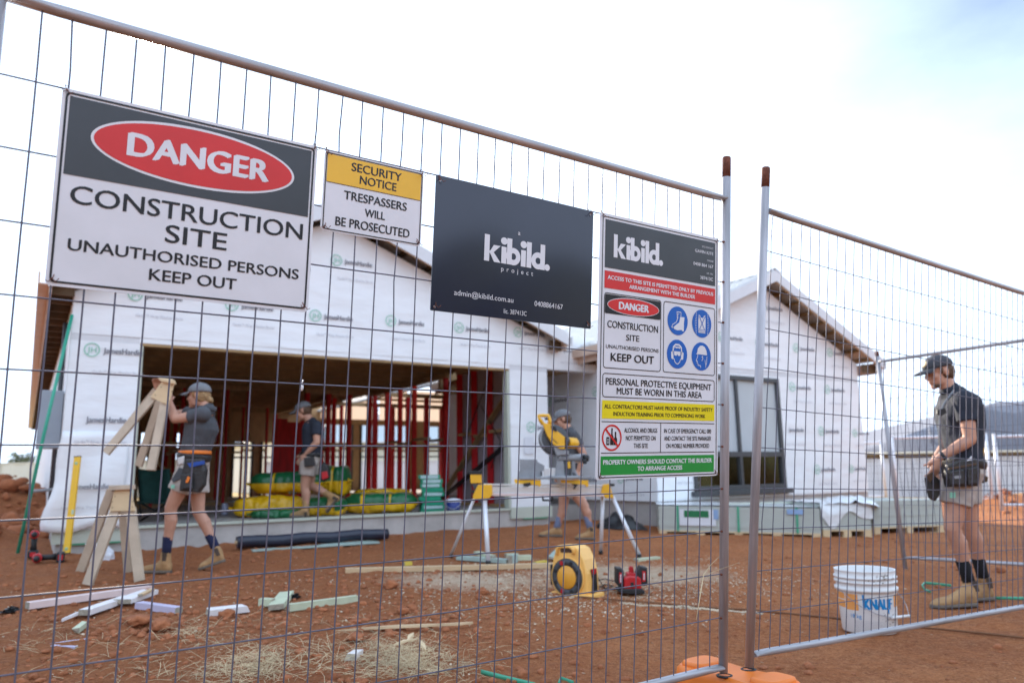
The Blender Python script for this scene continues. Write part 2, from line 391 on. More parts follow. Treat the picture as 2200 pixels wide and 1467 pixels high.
# ------------------------------------------------------------------ the temporary fence
FA, FB = .0665, .16625                      # mesh pitch across and down
def fence_panel(label, M, W, top, bot, rows, wires, kpin=.18, rr=.0178, postx=(0., None), bow=.0, rust=True, rx0=0., seed=1, left=True, right=True, wire_r=.0021, flare=True, pipe=None, lowpin=.02, group='temporary fence panels'):
    """M: x runs along the panel, y up it. rails at y=top and y=bot"""
    rnd = random.Random(seed)
    t = thing('temporary_fence', label, 'fence', M, group)
    pipe = pipe or M_galv
    for side, x in ((0, 0.), (1, W)):
        if (side == 0 and not left) or (side == 1 and not right): continue
        po = MB().tube([(x, bot - lowpin, 0), (x, top + kpin*.52, 0)], rr, 14).build('post', pipe, t, local=True)
        MB().tube([(x, top + kpin*.52 + .0005, 0), (x, top + kpin - .004, 0), (x, top + kpin, 0)], [rr*.985, rr*.985, rr*.86], 14).build('pin', [M_rust if rust else pipe], po, local=True)
    for y, nm in ((top, 'rail'), (bot, 'rail')):
        pts, rad = [], []
        n = 24
        for i in range(n + 1):
            f = i / n; x = rr*.9 + (W - 2*rr*.9) * f
            pts.append((x, y + bow * math.sin(math.pi*f) * (1 if y == top else .5), 0))
            e = min(x, W - x)
            k = max(0, 1 - (e - .01) / .075) if flare else 0
            rad.append((rr * (.83 - .38*k*k), rr * (.83 + .65*k*k)))
        MB().tube(pts, rad, 12).build(nm, M_rail if pipe is M_galv else pipe, t, local=True)
    w = MB()
    for x in wires:
        a = (rnd.random() - .5) * .004; b = rnd.random() * 6; kink = rnd.random() < .16
        pts = []
        ys = [top - (top - bot) * j / 14 for j in range(15)]
        for j, y in enumerate(ys):
            dx = a * math.sin(j * .9 + b) + ((.006 * (1 if rnd.random() < .5 else -1)) if kink and rnd.random() < .2 else 0)
            pts.append((x + dx, y, .0025 + .001 * math.sin(j + b)))
        w.tube(pts, wire_r, 6, cap=False)
    for y in rows:
        sag = (rnd.random() - .5) * .004
        w.tube([(rx0 + (W - rx0) * j / 20, y + sag * math.sin(math.pi * j / 20) + (rnd.random() - .5) * .0012, -.002) for j in range(21)], wire_r, 6, cap=False)
    w.build('wire_mesh', M_wire, t, local=True)
    return t

O1 = V((0.80914, 2.93831, 1.03850)); D1 = V((0.82139, 0.57035, 0.00371)); U1 = V((0.05112, -0.08010, 0.99548))
FS = .0645 / .0665
MF1 = frame(D1, U1, O1) @ Matrix.Scale(FS, 4)
W1 = 2.494
MP1 = MF1 @ Matrix.Translation((-W1 + .014, 0, 0))
f1 = fence_panel('long wire fence panel carrying the four signs', MP1, W1, 1.013, -.852,
                 [(5 - k) * FB for k in range(10)], [W1 - .014 + (i - 36) * FA for i in range(36)], seed=3, wire_r=.0021)
ew = MB()                                   # loose wire ends and weld blobs on the right post
for k in range(10):
    y = (5 - k) * FB
    ew.ell((W1 - .016, y, .002), .008, .005, .006, nu=8, nv=6)
ew.build('weld', M_rust, f1, local=True)
O2 = V((.9702, 3.0269, 1.0348)); D2 = V((0.82812, 0.55968, -0.03126)); U2 = V((0.08505, -0.07033, 0.99389))
MF2 = frame(D2, U2, O2) @ Matrix.Scale(FS, 4)
f2 = fence_panel('wire fence panel right of the orange block with its bottom rail raised', MF2, 2.475, 1.005, -.825,
                 [(5 - k) * FB for k in range(10)], [.052 + i * .0668 for i in range(36)], kpin=.185, seed=9, wire_r=.0020, lowpin=.045)
ewr = MB()
for k in range(10): ewr.ell((.016, (5-k)*FB, .002), .008, .005, .006, nu=8, nv=6)
ewr.build('weld', M_rust, f2, local=True)
# the panel behind the right hand man, running away from us to the left
q0 = P(1942, 1197, 7.0); q1 = P(2200, 1212, 6.24); q2 = P(1887, 777, 7.0)
MF3 = frame(q1 - q0, q2 - q0, q0)
f3 = fence_panel('tilted wire fence panel behind the man in black socks', MF3, 2.4, (q2 - q0).length, 0.0, [.14 + i * .161 for i in range(11)],
                 [.0645 * i for i in range(1, 37)], kpin=.10, rr=.019, seed=12, wire_r=.0017, lowpin=.12)
# a small section of far fencing
def far_panel(label, x0, x1, yb, h, seed):
    a = G(x0, yb); b = P(x1, yb + 14, a.y - .6); b.z = a.z
    Mx = frame(b - a, (-.16, 0, 1), a); w = (b - a).length
    return fence_panel(label, Mx, w, h, .12, [.12 + (h - .12) * i / 7 for i in range(1, 7)], [w * i / 16 for i in range(1, 16)], kpin=.05, rr=.03, seed=seed, wire_r=.002, flare=False, rust=False, lowpin=.12, pipe=M_alupaint)
far_panel('distant pale fence panel between the tilted panel post and the man', 1930, 2136, 1086, 1.35, 21)
far_panel('distant pale fence panel at the right edge of the picture', 2154, 2420, 1099, 1.35, 22)
far_panel('distant pale fence panel showing beside the board pallets', 1700, 1906, 1078, 1.35, 23)

# ------------------------------------------------------------------ orange block under the two posts
bl = thing('fence_block', 'orange plastic fence block holding the two posts', 'fence block', zrot(math.atan2(D1.y, D1.x), (0.838, 3.05, 0)))
b = MB(); TP = .185
prof = []
N = 44
def blk(f, z, sx=1., sy=1.):
    o = []
    for k in range(N):
        a = 2*math.pi*k/N
        x = math.copysign(abs(math.cos(a))**.42, math.cos(a)) * .112 * sx
        y = math.copysign(abs(math.sin(a))**.42, math.sin(a)) * .255 * sy
        # waisted in the middle of each long side
        x *= 1 - .20 * math.exp(-(y/.075)**2) * f
        o.append((x, y, z))
    return o
b.rings([blk(1, -.02, 1.06, 1.03), blk(1, .03, 1.06, 1.03), blk(1, .10, 1.0, 1.0), blk(1, TP-.03, .97, .985), blk(1, TP-.012, .94, .97), blk(1, TP, .86, .93)])
blo = b.build('body', M_orange, bl, local=True)
for sgn in (-1, 1):                         # raised moulded ends, a channel down each
    b = MB(); rs = []
    for z, e in ((TP - .02, 1.0), (TP + .006, 1.0), (TP + .014, .95), (TP + .017, .86)):
        rs.append([((math.copysign(abs(math.cos(a_))**.5, math.cos(a_)) * .080 * e), sgn*.165 + math.copysign(abs(math.sin(a_))**.5, math.sin(a_)) * .060 * e, z) for a_ in [2*math.pi*k/32 for k in range(32)]])
    b.rings(rs); b.build('raised_end', M_orange, bl, local=True)
b = MB(); b.lathe([(.030, -.004), (.030, .0015), (.0225, .003), (.0225, -.004)], (-.0705, .0, TP), n=24); b.build('post_socket', M_blk, bl, local=True)
b = MB(); b.lathe([(.030, -.004), (.030, .0015), (.0225, .003), (.0225, -.004)], (.0705, .0, TP), n=24); b.build('post_socket', M_blk, bl, local=True)

# ------------------------------------------------------------------ the signs
def sign(name, label, u, v, w, h, board, edge=.0, rot=0.):
    M = MF1 @ Matrix.Translation((u, v, .0085)) @ Matrix.Rotation(rot, 4, 'Z')
    t = thing(name, label, 'sign', M)
    b = MB()
    pl = [(x, y, -.0035) for x, y in rrect(0, w, -h, 0, .012 if edge else .003)]
    b.prism(pl, (0, 0, .003)); b.build('board', board, t, local=True)
    return t
def ties(t, spots, col=None):
    m = MB()
    for i, (x, y) in enumerate(spots):
        s = 1 if i % 2 else -1
        m.tube([(x, y, .003), (x + .003*s, y + .008, .004), (x + .006*s, y + .018, -.004), (x + .001, y + .02, -.012), (x, y, -.010)], .0011, 5)
        m.tube([(x, y + .006, .004), (x + .008*s, y - .004, .012), (x + .014*s, y + .004, .016)], .0010, 5)
        m.tube([(x, y + .006, .004), (x - .006*s, y - .006, .012), (x - .012*s, y - .002, .015)], .0010, 5)
    m.build('tie_wire', M_rust, t, local=True)
    m = MB()
    for x, y in spots: disc(m, x, y, .0042, .0042, .0004, 14)
    m.build('eyelet', col or M_galv, t, local=True)
Z1, Z2, Z3 = .0006, .0012, .0018
def kib(m, x0, y0, W, H, z):
    X = lambda f: x0 + f * W
    Y = lambda f: y0 + f * H
    s = .074; xh = .64
    def r(a, b, c, d): rect(m, X(a), X(b), Y(c), Y(d), z)
    r(0, s, 0, 1)
    m.face([(X(s*.9), Y(.30), z + .00002), (X(.135), Y(xh), z + .00002), (X(.235), Y(xh), z + .00002), (X(.125), Y(.33), z + .00002)])
    m.face([(X(s*.9), Y(.40), z + .00004), (X(.12), Y(.42), z + .00004), (X(.242), Y(0), z + .00004), (X(.145), Y(0), z + .00004)])
    for xi in (.250, .545): r(xi, xi + s, 0, xh); disc(m, X(xi + s/2), Y(.86), W*.050, H*.138, z)
    r(.332, .332 + s, 0, 1); disc(m, X(.428), Y(xh/2 + .005), W*.108, H*(xh/2 + .015), z + .00003, 40, .38)
    r(.632, .632 + s, 0, 1)
    r(.845, .845 + s, 0, 1); disc(m, X(.812), Y(xh/2 + .005), W*.108, H*(xh/2 + .015), z + .00003, 40, .38)
    disc(m, X(.958), Y(.125), W*.044, H*.128, z)

def tline(t, mt, *a, **k):                  # one printed line of words
    m = MB(); put(m, *a, **k); return m.build('lettering', mt, t, local=True)
# sign 1
s1 = sign('danger_sign', 'large white sign reading DANGER CONSTRUCTION SITE in a red oval on black', -2.340, .830, .616, .468, M_white, 1)
m = MB(); rect(m, .0165, .5995, -.204, -.0165, Z1); m.build('header', M_dkgrey, s1, local=True)
m = MB(); rline(m, .0075, .6085, -.4605, -.0075, .012, .0048, Z1 + .0001); m.build('border', M_black, s1, local=True)
m = MB(); disc(m, .310, -.103, .2450, .0775, Z2, 72); ov = m.build('oval_rim', M_white, s1, local=True)
m = MB(); disc(m, .310, -.103, .2385, .0710, Z3, 72); m.build('oval', M_signred, s1, local=True)
tline(s1, M_white, 'DANGER', .143, .487, -.131, .0585, .0024, .04)

tline(s1, M_black, 'CONSTRUCTION', .034, .588, -.270, .0435, Z1, .012)
tline(s1, M_black, 'SITE', .243, .391, -.330, .0445, Z1, .012)
tline(s1, M_black, 'UNAUTHORISED PERSONS', .038, .584, -.381, .0275, Z1, .018)
tline(s1, M_black, 'KEEP OUT', .214, .422, -.429, .0285, Z1, .02)

ties(s1, [(.010, -.010), (.606, -.010), (.604, -.456), (.012, -.456)])
# sign 2
s2 = sign('security_sign', 'small yellow and white security notice sign between the danger sign and the navy sign', -1.702, .826, .313, .229, M_white, 1)
m = MB(); rect(m, .0085, .3045, -.088, -.0085, Z1); m.build('header', M_signyel, s2, local=True)
m = MB(); rline(m, .004, .309, -.225, -.004, .010, .003, Z1 + .0001); rect(m, .0085, .3045, -.0895, -.088, Z1 + .0001)
m.build('border', M_black, s2, local=True)
tline(s2, M_black, 'SECURITY', .080, .239, -.0435, .0250, Z2, .02)
tline(s2, M_black, 'NOTICE', .107, .224, -.0765, .0245, Z2, .02)
tline(s2, M_black, 'TRESPASSERS', .062, .261, -.1295, .0250, Z1, .02)
tline(s2, M_black, 'WILL', .128, .192, -.1690, .0235, Z1, .02)
tline(s2, M_black, 'BE PROSECUTED', .041, .274, -.2090, .0255, Z1, .02)

ties(s2, [(.008, -.008), (.305, -.009), (.304, -.221), (.009, -.221)])
# sign 3
s3 = sign('project_sign', 'glossy plain navy sign with white wordmark and email address', -1.346, .828, .637, .420, M_navy, 0)
tline(s3, M_white, 'a', .3125, .3225, -.137, .0155, Z1, 0.)
tline(s3, M_white, 'project', .251, .379, -.2655, .0150, Z1, 0., 1.9)
tline(s3, M_white, 'admin@kibild.com.au', .080, .303, -.364, .0165, Z1, 0.)
tline(s3, M_white, '0408864167', .389, .509, -.365, .0170, Z1, 0.)
tline(s3, M_white, 'lic. 387413C', .267, .358, -.402, .0145, Z1, 0.)
m = MB()
kib(m, .184, -.240, .264, .086, Z1)
m.build('wordmark', M_white, s3, local=True)
ties(s3, [(.014, -.014), (.622, -.012), (.623, -.408), (.013, -.408)])
# sign 4
s4 = sign('site_rules_sign', 'tall white sign board of site safety rules with blue round symbols', -.676, .833, .634, .950, M_white, 1, R(.3))
m = MB(); rect(m, .024, .614, -.197, -.021, Z1); m.build('header', M_dkgrey, s4, local=True)
m = MB(); rect(m, .024, .614, -.271, -.208, Z1); m.build('red_band', M_signred, s4, local=True)
m = MB(); rect(m, .023, .613, -.736, -.672, Z1); m.build('yellow_band', M_signyel2, s4, local=True)
m = MB(); rect(m, .021, .611, -.934, -.868, Z1); m.build('green_band', M_signgrn, s4, local=True)
m = MB(); rline(m, .011, .626, -.944, -.010, .012, .0035, Z1)
rline(m, .024, .311, -.558, -.287, .012, .003, Z1); rline(m, .323, .614, -.558, -.287, .012, .003, Z1); rline(m, .023, .613, -.661, -.575, .012, .003, Z1)
rect(m, .022, .612, -.7485, -.7455, Z1); rect(m, .022, .612, -.8585, -.8555, Z1); rect(m, .3135, .3165, -.8555, -.7485, Z1)
m.face([(x, y, Z1) for x, y in rrect(.0285, .3065, -.362, -.2925, .006)])
m.build('border', M_black, s4, local=True)
m = MB(); disc(m, .1685, -.328, .130, .0315, Z2, 56); m.build('oval_rim', M_white, s4, local=True)
m = MB(); disc(m, .1685, -.328, .1275, .0290, Z3, 56); m.build('oval', M_signred, s4, local=True)
tline(s4, M_white, 'DANGER', .093, .245, -.3415, .0275, .0024, .05)
tline(s4, M_white, 'ACCESS TO THIS SITE IS PERMITTED ONLY BY PREVIOUS', .038, .602, -.2380, .0145, Z2, .03)
tline(s4, M_white, 'ARRANGEMENT WITH THE BUILDER', .144, .496, -.2610, .0145, Z2, .03)
tline(s4, M_white, 'PROPERTY OWNERS SHOULD CONTACT THE BUILDER', .032, .598, -.8975, .0165, Z2, .03)
tline(s4, M_white, 'TO ARRANGE ACCESS', .198, .431, -.9225, .0165, Z2, .03)
tline(s4, M_white, 'SITE CONTACT', .535, .601, -.0495, .0065, Z2, 0.)
tline(s4, M_white, 'GAVIN KITE', .494, .601, -.0735, .0120, Z2, .015)
tline(s4, M_white, 'PHONE', .566, .602, -.1015, .0065, Z2, 0.)
tline(s4, M_white, '0408 864 167', .485, .601, -.1265, .0125, Z2, .015)
tline(s4, M_white, 'LIC. NO.', .564, .601, -.1535, .0065, Z2, 0.)
tline(s4, M_white, '387413C', .525, .600, -.1780, .0130, Z2, .015)
m = MB()
kib(m, .065, -.155, .251, .085, Z2)
m.build('wordmark', M_white, s4, local=True)
for s_, a_, b_, y_ in (('ALCOHOL AND DRUGS', .131, .297, -.7845), ('NOT PERMITTED ON', .139, .289, -.8125), ('THIS SITE', .178, .250, -.8400),
                       ('IN CASE OF EMERGENCY CALL 000', .333, .594, -.7850), ('AND CONTACT THE SITE MANAGER', .333, .594, -.8130), ('ON MOBILE NUMBER PROVIDED', .343, .583, -.8410)):
    tline(s4, M_black, s_, a_, b_, y_, .0165, Z1, .012)
tline(s4, M_black, 'CONSTRUCTION', .041, .295, -.4120, .0255, Z1, .015)
tline(s4, M_black, 'SITE', .133, .199, -.4525, .0220, Z1, .015)
tline(s4, M_black, 'UNAUTHORISED PERSONS', .036, .299, -.4865, .0135, Z1, .01)
tline(s4, M_black, 'KEEP OUT', .059, .276, -.5310, .0290, Z1, .03)
tline(s4, M_black, 'PERSONAL PROTECTIVE EQUIPMENT', .038, .594, -.6160, .0240, Z1, .02)
tline(s4, M_black, 'MUST BE WORN IN THIS AREA', .091, .539, -.6485, .0240, Z1, .02)
tline(s4, M_black, 'ALL CONTRACTORS MUST HAVE PROOF OF INDUSTRY SAFETY', .033, .602, -.7000, .0145, Z2, .02)
tline(s4, M_black, 'INDUCTION TRAINING PRIOR TO COMMENCING WORK', .076, .559, -.7255, .0140, Z2, .02)
m = MB()
# bottles and can
def bottle(m, x, y, w, h, z):
    m.face([(x-w, y, z), (x+w, y, z), (x+w, y+h*.45, z), (x+w*.4, y+h*.62, z), (x+w*.4, y+h, z), (x-w*.4, y+h, z), (x-w*.4, y+h*.62, z), (x-w, y+h*.45, z)])
bottle(m, .072, -.829, .0080, .060, Z1); bottle(m, .089, -.829, .0080, .047, Z1 + .0001); rect(m, .046, .060, -.829, -.801, Z1)
m.build('bottle_symbol', M_black, s4, local=True)
m = MB(); disc(m, .0715, -.803, .0465, .0465, Z2, 48, .865)
pline(m, [(.041, -.772), (.102, -.834)], .0075, Z2 + .0001); m.build('prohibition_ring', M_signred, s4, local=True)
m = MB(); disc(m, .053, -.815, .0042, .0085, Z2, 20, .7); m.build('can_mark', M_white, s4, local=True)
m = MB()
CS = ((.4005, -.3565), (.5365, -.3555), (.399, -.4845), (.535, -.485))
for cx, cy in CS: disc(m, cx, cy, .0555, .0555, Z1, 48)
m.build('blue_disc', M_signblu, s4, local=True)
m = MB()
def ic(c, pts, z=Z2): m.face([(CS[c][0] + x*.0555, CS[c][1] + y*.0555, z) for x, y in pts])
def il(c, pts, w=.05): pline(m, [(CS[c][0] + x*.0555, CS[c][1] + y*.0555) for x, y in pts], w*.0555, Z2 + .0001)
# boots
ic(0, [(.22, .30), (.66, .30), (.60, -.15), (.60, -.68), (.42, -.68), (.40, -.60), (-.05, -.66), (-.36, -.60), (-.42, -.46), (-.16, -.28), (.14, -.10)])
il(0, [(.30, .62), (-.10, .62), (-.06, .10), (-.16, -.10), (-.52, -.30), (-.60, -.48), (-.48, -.52)]); il(0, [(.12, .50), (-.02, .48), (.0, .16)], .035); il(0, [(.30, .62), (.30, .34)])
# vest
ic(1, [(-.34, .62), (-.18, .56), (-.14, .42), (.14, .42), (.18, .56), (.34, .62), (.38, .2), (.36, -.66), (-.36, -.66), (-.38, .2)])
for k in range(-6, 7):
    for sx in (-1, 1):
        y = k * .115; il(1, [(sx*.56, y), (sx*(.74 - .12*abs(k)/6), y * 1.12)], .03)
# ear muffs and goggles
ic(2, [(-.50, .0), (-.44, .50), (-.2, .70), (.2, .70), (.44, .50), (.50, .0), (.40, .0), (.34, .46), (.16, .58), (-.16, .58), (-.34, .46), (-.40, .0)])
ic(2, [(-.62, .12), (-.40, .20), (-.36, -.38), (-.58, -.34)]); ic(2, [(.62, .12), (.40, .20), (.36, -.38), (.58, -.34)])
ic(2, [(-.32, .18), (.32, .18), (.30, -.10), (.10, -.12), (0, -.02), (-.10, -.12), (-.30, -.10)], Z2 + .00005)
ic(2, [(-.30, .50), (.30, .50), (.30, .42), (.18, .38), (.06, .44), (-.06, .38), (-.18, .44), (-.30, .38)], Z2 + .00005)
il(2, [(-.32, -.34), (-.24, -.54), (-.06, -.68), (.06, -.68), (.24, -.54), (.32, -.34)], .06)
# helmet
ic(3, [(-.58, .14), (.58, .12), (.52, .42), (.34, .68), (.08, .78), (-.16, .74), (-.38, .54), (-.46, .22)])
il(3, [(-.40, .10), (-.40, -.04), (-.56, -.34), (-.42, -.36), (-.46, -.48), (-.38, -.52), (-.36, -.64), (-.10, -.66), (-.08, -.80)], .045)
il(3, [(.02, -.06), (.12, .02), (.14, -.14), (.04, -.30)], .045); il(3, [(.56, .02), (.54, -.40), (.46, -.62), (.44, -.76)], .045); il(3, [(.36, -.24), (.46, -.62)], .04)
m.build('white_symbol', M_white, s4, local=True)
m = MB()
for q in ([(-.30, .52), (.26, -.42)], [(.30, .52), (-.26, -.42)]): pline(m, [(CS[1][0] + x*.0555, CS[1][1] + y*.0555) for x, y in q], .0030, .0021)
for y in (-.44, -.56): pline(m, [(CS[1][0] - .35*.0555, CS[1][1] + y*.0555), (CS[1][0] + .35*.0555, CS[1][1] + y*.0555)], .0018, .0021)
m.build('vest_stripe', M_signblu, s4, local=True)
ties(s4, [(.012, -.012), (.622, -.012), (.620, -.940), (.016, -.940)])
# ------------------------------------------------------------------ the ground
def fbm(x, y, s): return noise.fractal(V((x*s, y*s, 3.7)), 1.0, 2.1, 4)
def ground_h(x, y):
    d = math.hypot(x - .3, y - 6.5)
    z = gz(x, y)
    rough = .55 + .6 * max(0, min(1, (-.6 - x) / 2.5))
    if y > 11: rough *= .6
    z += rough * (.018 * fbm(x, y, 1.1) + .018 * fbm(x + 9, y, 3.3) + .014 * fbm(x, y + 5, 8.)) - .004
    # heap of spoil beside the left wall, low spoil far right
    for cx, cy, h, r in ((-7.6, 11.0, .55, 1.25), (-8.9, 12.6, .75, 1.6), (-6.3, 8.9, .20, .6), (9.6, 15.2, .30, .9), (11.4, 16.5, .32, 1.1), (13.6, 17.5, .30, 1.4)):
        e = math.exp(-((x-cx)**2 + (y-cy)**2) / (r*r))
        z += h * e * (1 + .35 * fbm(x, y, 2.2))
    return z
def axis(lo, a, b, hi, fine, far):
    o = []
    v = lo
    while v < a: o.append(v); v += max(fine, (a - v) * .16 if a - v > .3 else fine)
    v = a
    while v < b: o.append(v); v += fine
    v = b; st = fine
    while v < hi: o.append(v); st *= 1.14; v += st
    return o + [hi]
gx = axis(-400, -5.2, 4.6, 400, .034, 1); gy = axis(-30, 2.2, 8.8, 900, .034, 1)
nx, ny = len(gx), len(gy)
me = bpy.data.meshes.new('ground')
me.from_pydata([(x, y, ground_h(x, y)) for y in gy for x in gx], [], [(j*nx+i, j*nx+i+1, (j+1)*nx+i+1, (j+1)*nx+i) for j in range(ny-1) for i in range(nx-1)])
for p in me.polygons: p.use_smooth = True
ground = bpy.data.objects.new('ground', me); COL.objects.link(ground); tag(ground, 'bare red earth of the building site with pale sawdust', 'ground', kind='structure')
m = bpy.data.materials.new('red earth'); m.use_nodes = True; t = m.node_tree; b = t.nodes['Principled BSDF']; b.inputs['Roughness'].default_value = .95; b.inputs['Specular IOR Level'].default_value = .2
l = t.links.new
tcn = nd('ShaderNodeTexCoord', t)
def nse(sc_, det=8, ro=.62, dim=None):
    n = nd('ShaderNodeTexNoise', t); n.inputs['Scale'].default_value = sc_; n.inputs['Detail'].default_value = det; n.inputs['Roughness'].default_value = ro
    l(tcn.outputs['Object'], n.inputs['Vector']); return n
def ramp(src, *els):
    r = nd('ShaderNodeValToRGB', t)
    while len(r.color_ramp.elements) < len(els): r.color_ramp.elements.new(.5)
    for e, (p_, c_) in zip(r.color_ramp.elements, els): e.position = p_; e.color = (*c_, 1) if len(c_) == 3 else c_
    l(src, r.inputs[0]); return r
def mixc(fac, a, b_):
    x = nd('ShaderNodeMix', t, data_type='RGBA')
    l(fac, x.inputs[0])
    for k, v in ((6, a), (7, b_)):
        if isinstance(v, tuple): x.inputs[k].default_value = (*v, 1)
        else: l(v, x.inputs[k])
    return x.outputs[2]
def mth(op, a, b_=None, c_=None):
    x = nd('ShaderNodeMath', t, operation=op); x.use_clamp = op == 'MULTIPLY_ADD' and b_ == -1.
    for k, v in enumerate((a, b_, c_)):
        if v is None: continue
        if isinstance(v, (int, float)): x.inputs[k].default_value = v
        else: l(v, x.inputs[k])
    return x.outputs[0]
base = ramp(nse(1.3).outputs[0], (.30, (.36, .105, .036)), (.50, (.56, .19, .066)), (.72, (.70, .30, .125)))
fine = ramp(nse(26, 6, .7).outputs[0], (.34, (.16, .045, .017)), (.48, (.46, .155, .055)), (.66, (.70, .33, .15)))
fine2 = ramp(nse(85, 5, .75).outputs[0], (.36, (.10, .032, .014)), (.5, (.36, .13, .055)), (.62, (.66, .36, .20)))
col = mixc(ramp(nse(5).outputs[0], (.3, (.35, .35, .35)), (.7, (.95, .95, .95))).outputs[0], base.outputs[0], mixc(nse(11).outputs[0], fine.outputs[0], fine2.outputs[0]))
sx = nd('ShaderNodeSeparateXYZ', t); l(tcn.outputs['Object'], sx.inputs[0])
damp = nd('ShaderNodeMapRange', t); damp.inputs['From Min'].default_value = -.9; damp.inputs['From Max'].default_value = .9; damp.inputs['To Min'].default_value = .42; damp.inputs['To Max'].default_value = 0
l(mth('ADD', sx.outputs[0], mth('MULTIPLY_ADD', nse(1.1).outputs[0], 2.4, -1.2)), damp.inputs['Value'])
col = mixc(damp.outputs[0], col, mixc(nse(30, 6, .75).outputs[0], (.10, .030, .014), (.40, .14, .058)))
crevice_shade = ramp(nse(34, 6, .75).outputs[0], (.38, (1, 1, 1)), (.45, (0, 0, 0)))  # shade of small crevices put into the soil colour
col = mixc(mth('MULTIPLY', crevice_shade.outputs[0], .45), col, (.14, .045, .02))
def blob(cx, cy, rx, ry):
    dx = mth('MULTIPLY', mth('SUBTRACT', sx.outputs[0], cx), 1/rx); dy = mth('MULTIPLY', mth('SUBTRACT', sx.outputs[1], cy), 1/ry)
    d2 = mth('ADD', mth('MULTIPLY', dx, dx), mth('MULTIPLY', dy, dy))
    return mth('MULTIPLY_ADD', d2, -1., 1.)
saw = mth('MAXIMUM', blob(.95, 6.7, 1.5, 1.0), mth('MAXIMUM', blob(-.35, 6.3, 1.2, .75), mth('MULTIPLY', blob(-1.4, 5.6, 2.6, 2.0), .45)))
sp = nse(60, 4, .8); sp2 = nse(5.5, 6, .65)
thr = mth('ADD', mth('MULTIPLY', sp.outputs[0], .62), mth('MULTIPLY', sp2.outputs[0], .55))
smk = nd('ShaderNodeMapRange', t); smk.inputs['From Min'].default_value = .78; smk.inputs['From Max'].default_value = 1.06
l(mth('ADD', mth('MULTIPLY', saw, .62), mth('MULTIPLY', thr, .72)), smk.inputs['Value'])
col = mixc(mth('MULTIPLY', smk.outputs[0], mth('MINIMUM', mth('MULTIPLY', saw, 4.), 1.)), col, (.66, .50, .36))
# scattered pale chips everywhere and darker damp patches
chip = ramp(nse(95, 3, .7).outputs[0], (.66, (0, 0, 0)), (.70, (1, 1, 1)))
chm = mth('MULTIPLY', chip.outputs[0], ramp(nse(2.2, 4).outputs[0], (.45, (0, 0, 0)), (.7, (.55, .55, .55))).outputs[0])
col = mixc(chm, col, (.58, .38, .24))
# dry yellow grass far off
far = nd('ShaderNodeMapRange', t); far.inputs['From Min'].default_value = 17.5; far.inputs['From Max'].default_value = 21.0
l(mth('ADD', sx.outputs[1], mth('MULTIPLY', nse(.6).outputs[0], 4.)), far.inputs['Value'])
col = mixc(far.outputs[0], col, (.46, .31, .12))
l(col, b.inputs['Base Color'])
bp = nd('ShaderNodeBump', t); bp.inputs['Strength'].default_value = 1.0; bp.inputs['Distance'].default_value = .06
hh = mth('ADD', mth('MULTIPLY', nse(16, 8, .7).outputs[0], 1.0), mth('MULTIPLY', nse(70, 5, .7).outputs[0], .35))
l(hh, bp.inputs['Height']); l(bp.outputs[0], b.inputs['Normal'])
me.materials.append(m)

# ------------------------------------------------------------------ the house being built
HA = V((-4.5864, 7.6525, .235)); HROT = R(90 - 57.2)
HM = zrot(HROT, HA)
house = thing('house', 'unfinished white wrapped house with an open double garage and two gables', 'house', HM)
def hb(name, mats, mb, par=None): return mb.build(name, mats, par or house, local=True)
E1v, E2v = V((math.cos(HROT), math.sin(HROT), 0)), V((-math.sin(HROT), math.cos(HROT), 0))
def hw(x, y, z): return HA + E1v * x + E2v * y + V((0, 0, z))     # house position to world
# slab and floors
m = MB(); m.box(.02, 6.06, .03, 12.4, -.4, .215); m.box(7.05, 11.9, -1.17, 12.4, -.4, .30); m.box(6.06, 7.05, .6, 12.4, -.4, .215); hb('slab', M_conc, m)
m = MB(); m.box(-.02, .66, -.012, .028, .10, .225); hb('edge_board', M_fcem, m); m = MB(); m.box(5.39, 6.08, -.012, .028, .10, .25); hb('edge_board', M_fcem, m)
for x0, x1 in ((.1, .6), (5.6, 6.0)): m = MB(); m.box(x0, x1, -.008, .0295, .085, .0995); hb('damp_course', M_gstrip, m)
m = MB(); m.box(.66, 5.39, .0, .06, .215, .245); hb('door_sill', M_fcem, m)
m = MB(); m.box(.7, 5.35, .08, .62, .2155, .222); hb('floor_sheet', M_dplas, m)
# wrapped front wall of the garage
AX, AZ = 2.80, 3.92
def wallsheet(mb, poly, d, cut=28):
    mb.prism(poly, d)
m = MB(); m.box(0, .655, 0, .12, .225, 2.18); hb('wall_wrap', M_wrap, m)
m = MB(); m.box(5.40, 6.05, 0, .12, .25, 2.18); hb('wall_wrap', M_wrap, m)
m = MB(); m.prism([(0, -.003, 2.18), (6.05, -.003, 2.18), (6.05, -.003, 2.66), (AX, -.003, AZ), (0, -.003, 2.68)], (0, .12, 0)); hb('gable_wrap', M_wrap, m)
for x0, x1 in ((0, .65), (5.40, 6.05)): m = MB(); m.box(x0, x1, -.0045, -.0005, 2.165, 2.235); hb('flashing_tape', M_barge, m)
m = MB(); m.box(.655, 5.40, .002, .116, 2.150, 2.1795); hb('lintel', M_timd, m)
for x0, x1 in ((5.36, 5.3985), (.656, .69)): m = MB(); m.box(x0, x1, .004, .116, .25, 2.149); hb('door_jamb', M_fcem, m)
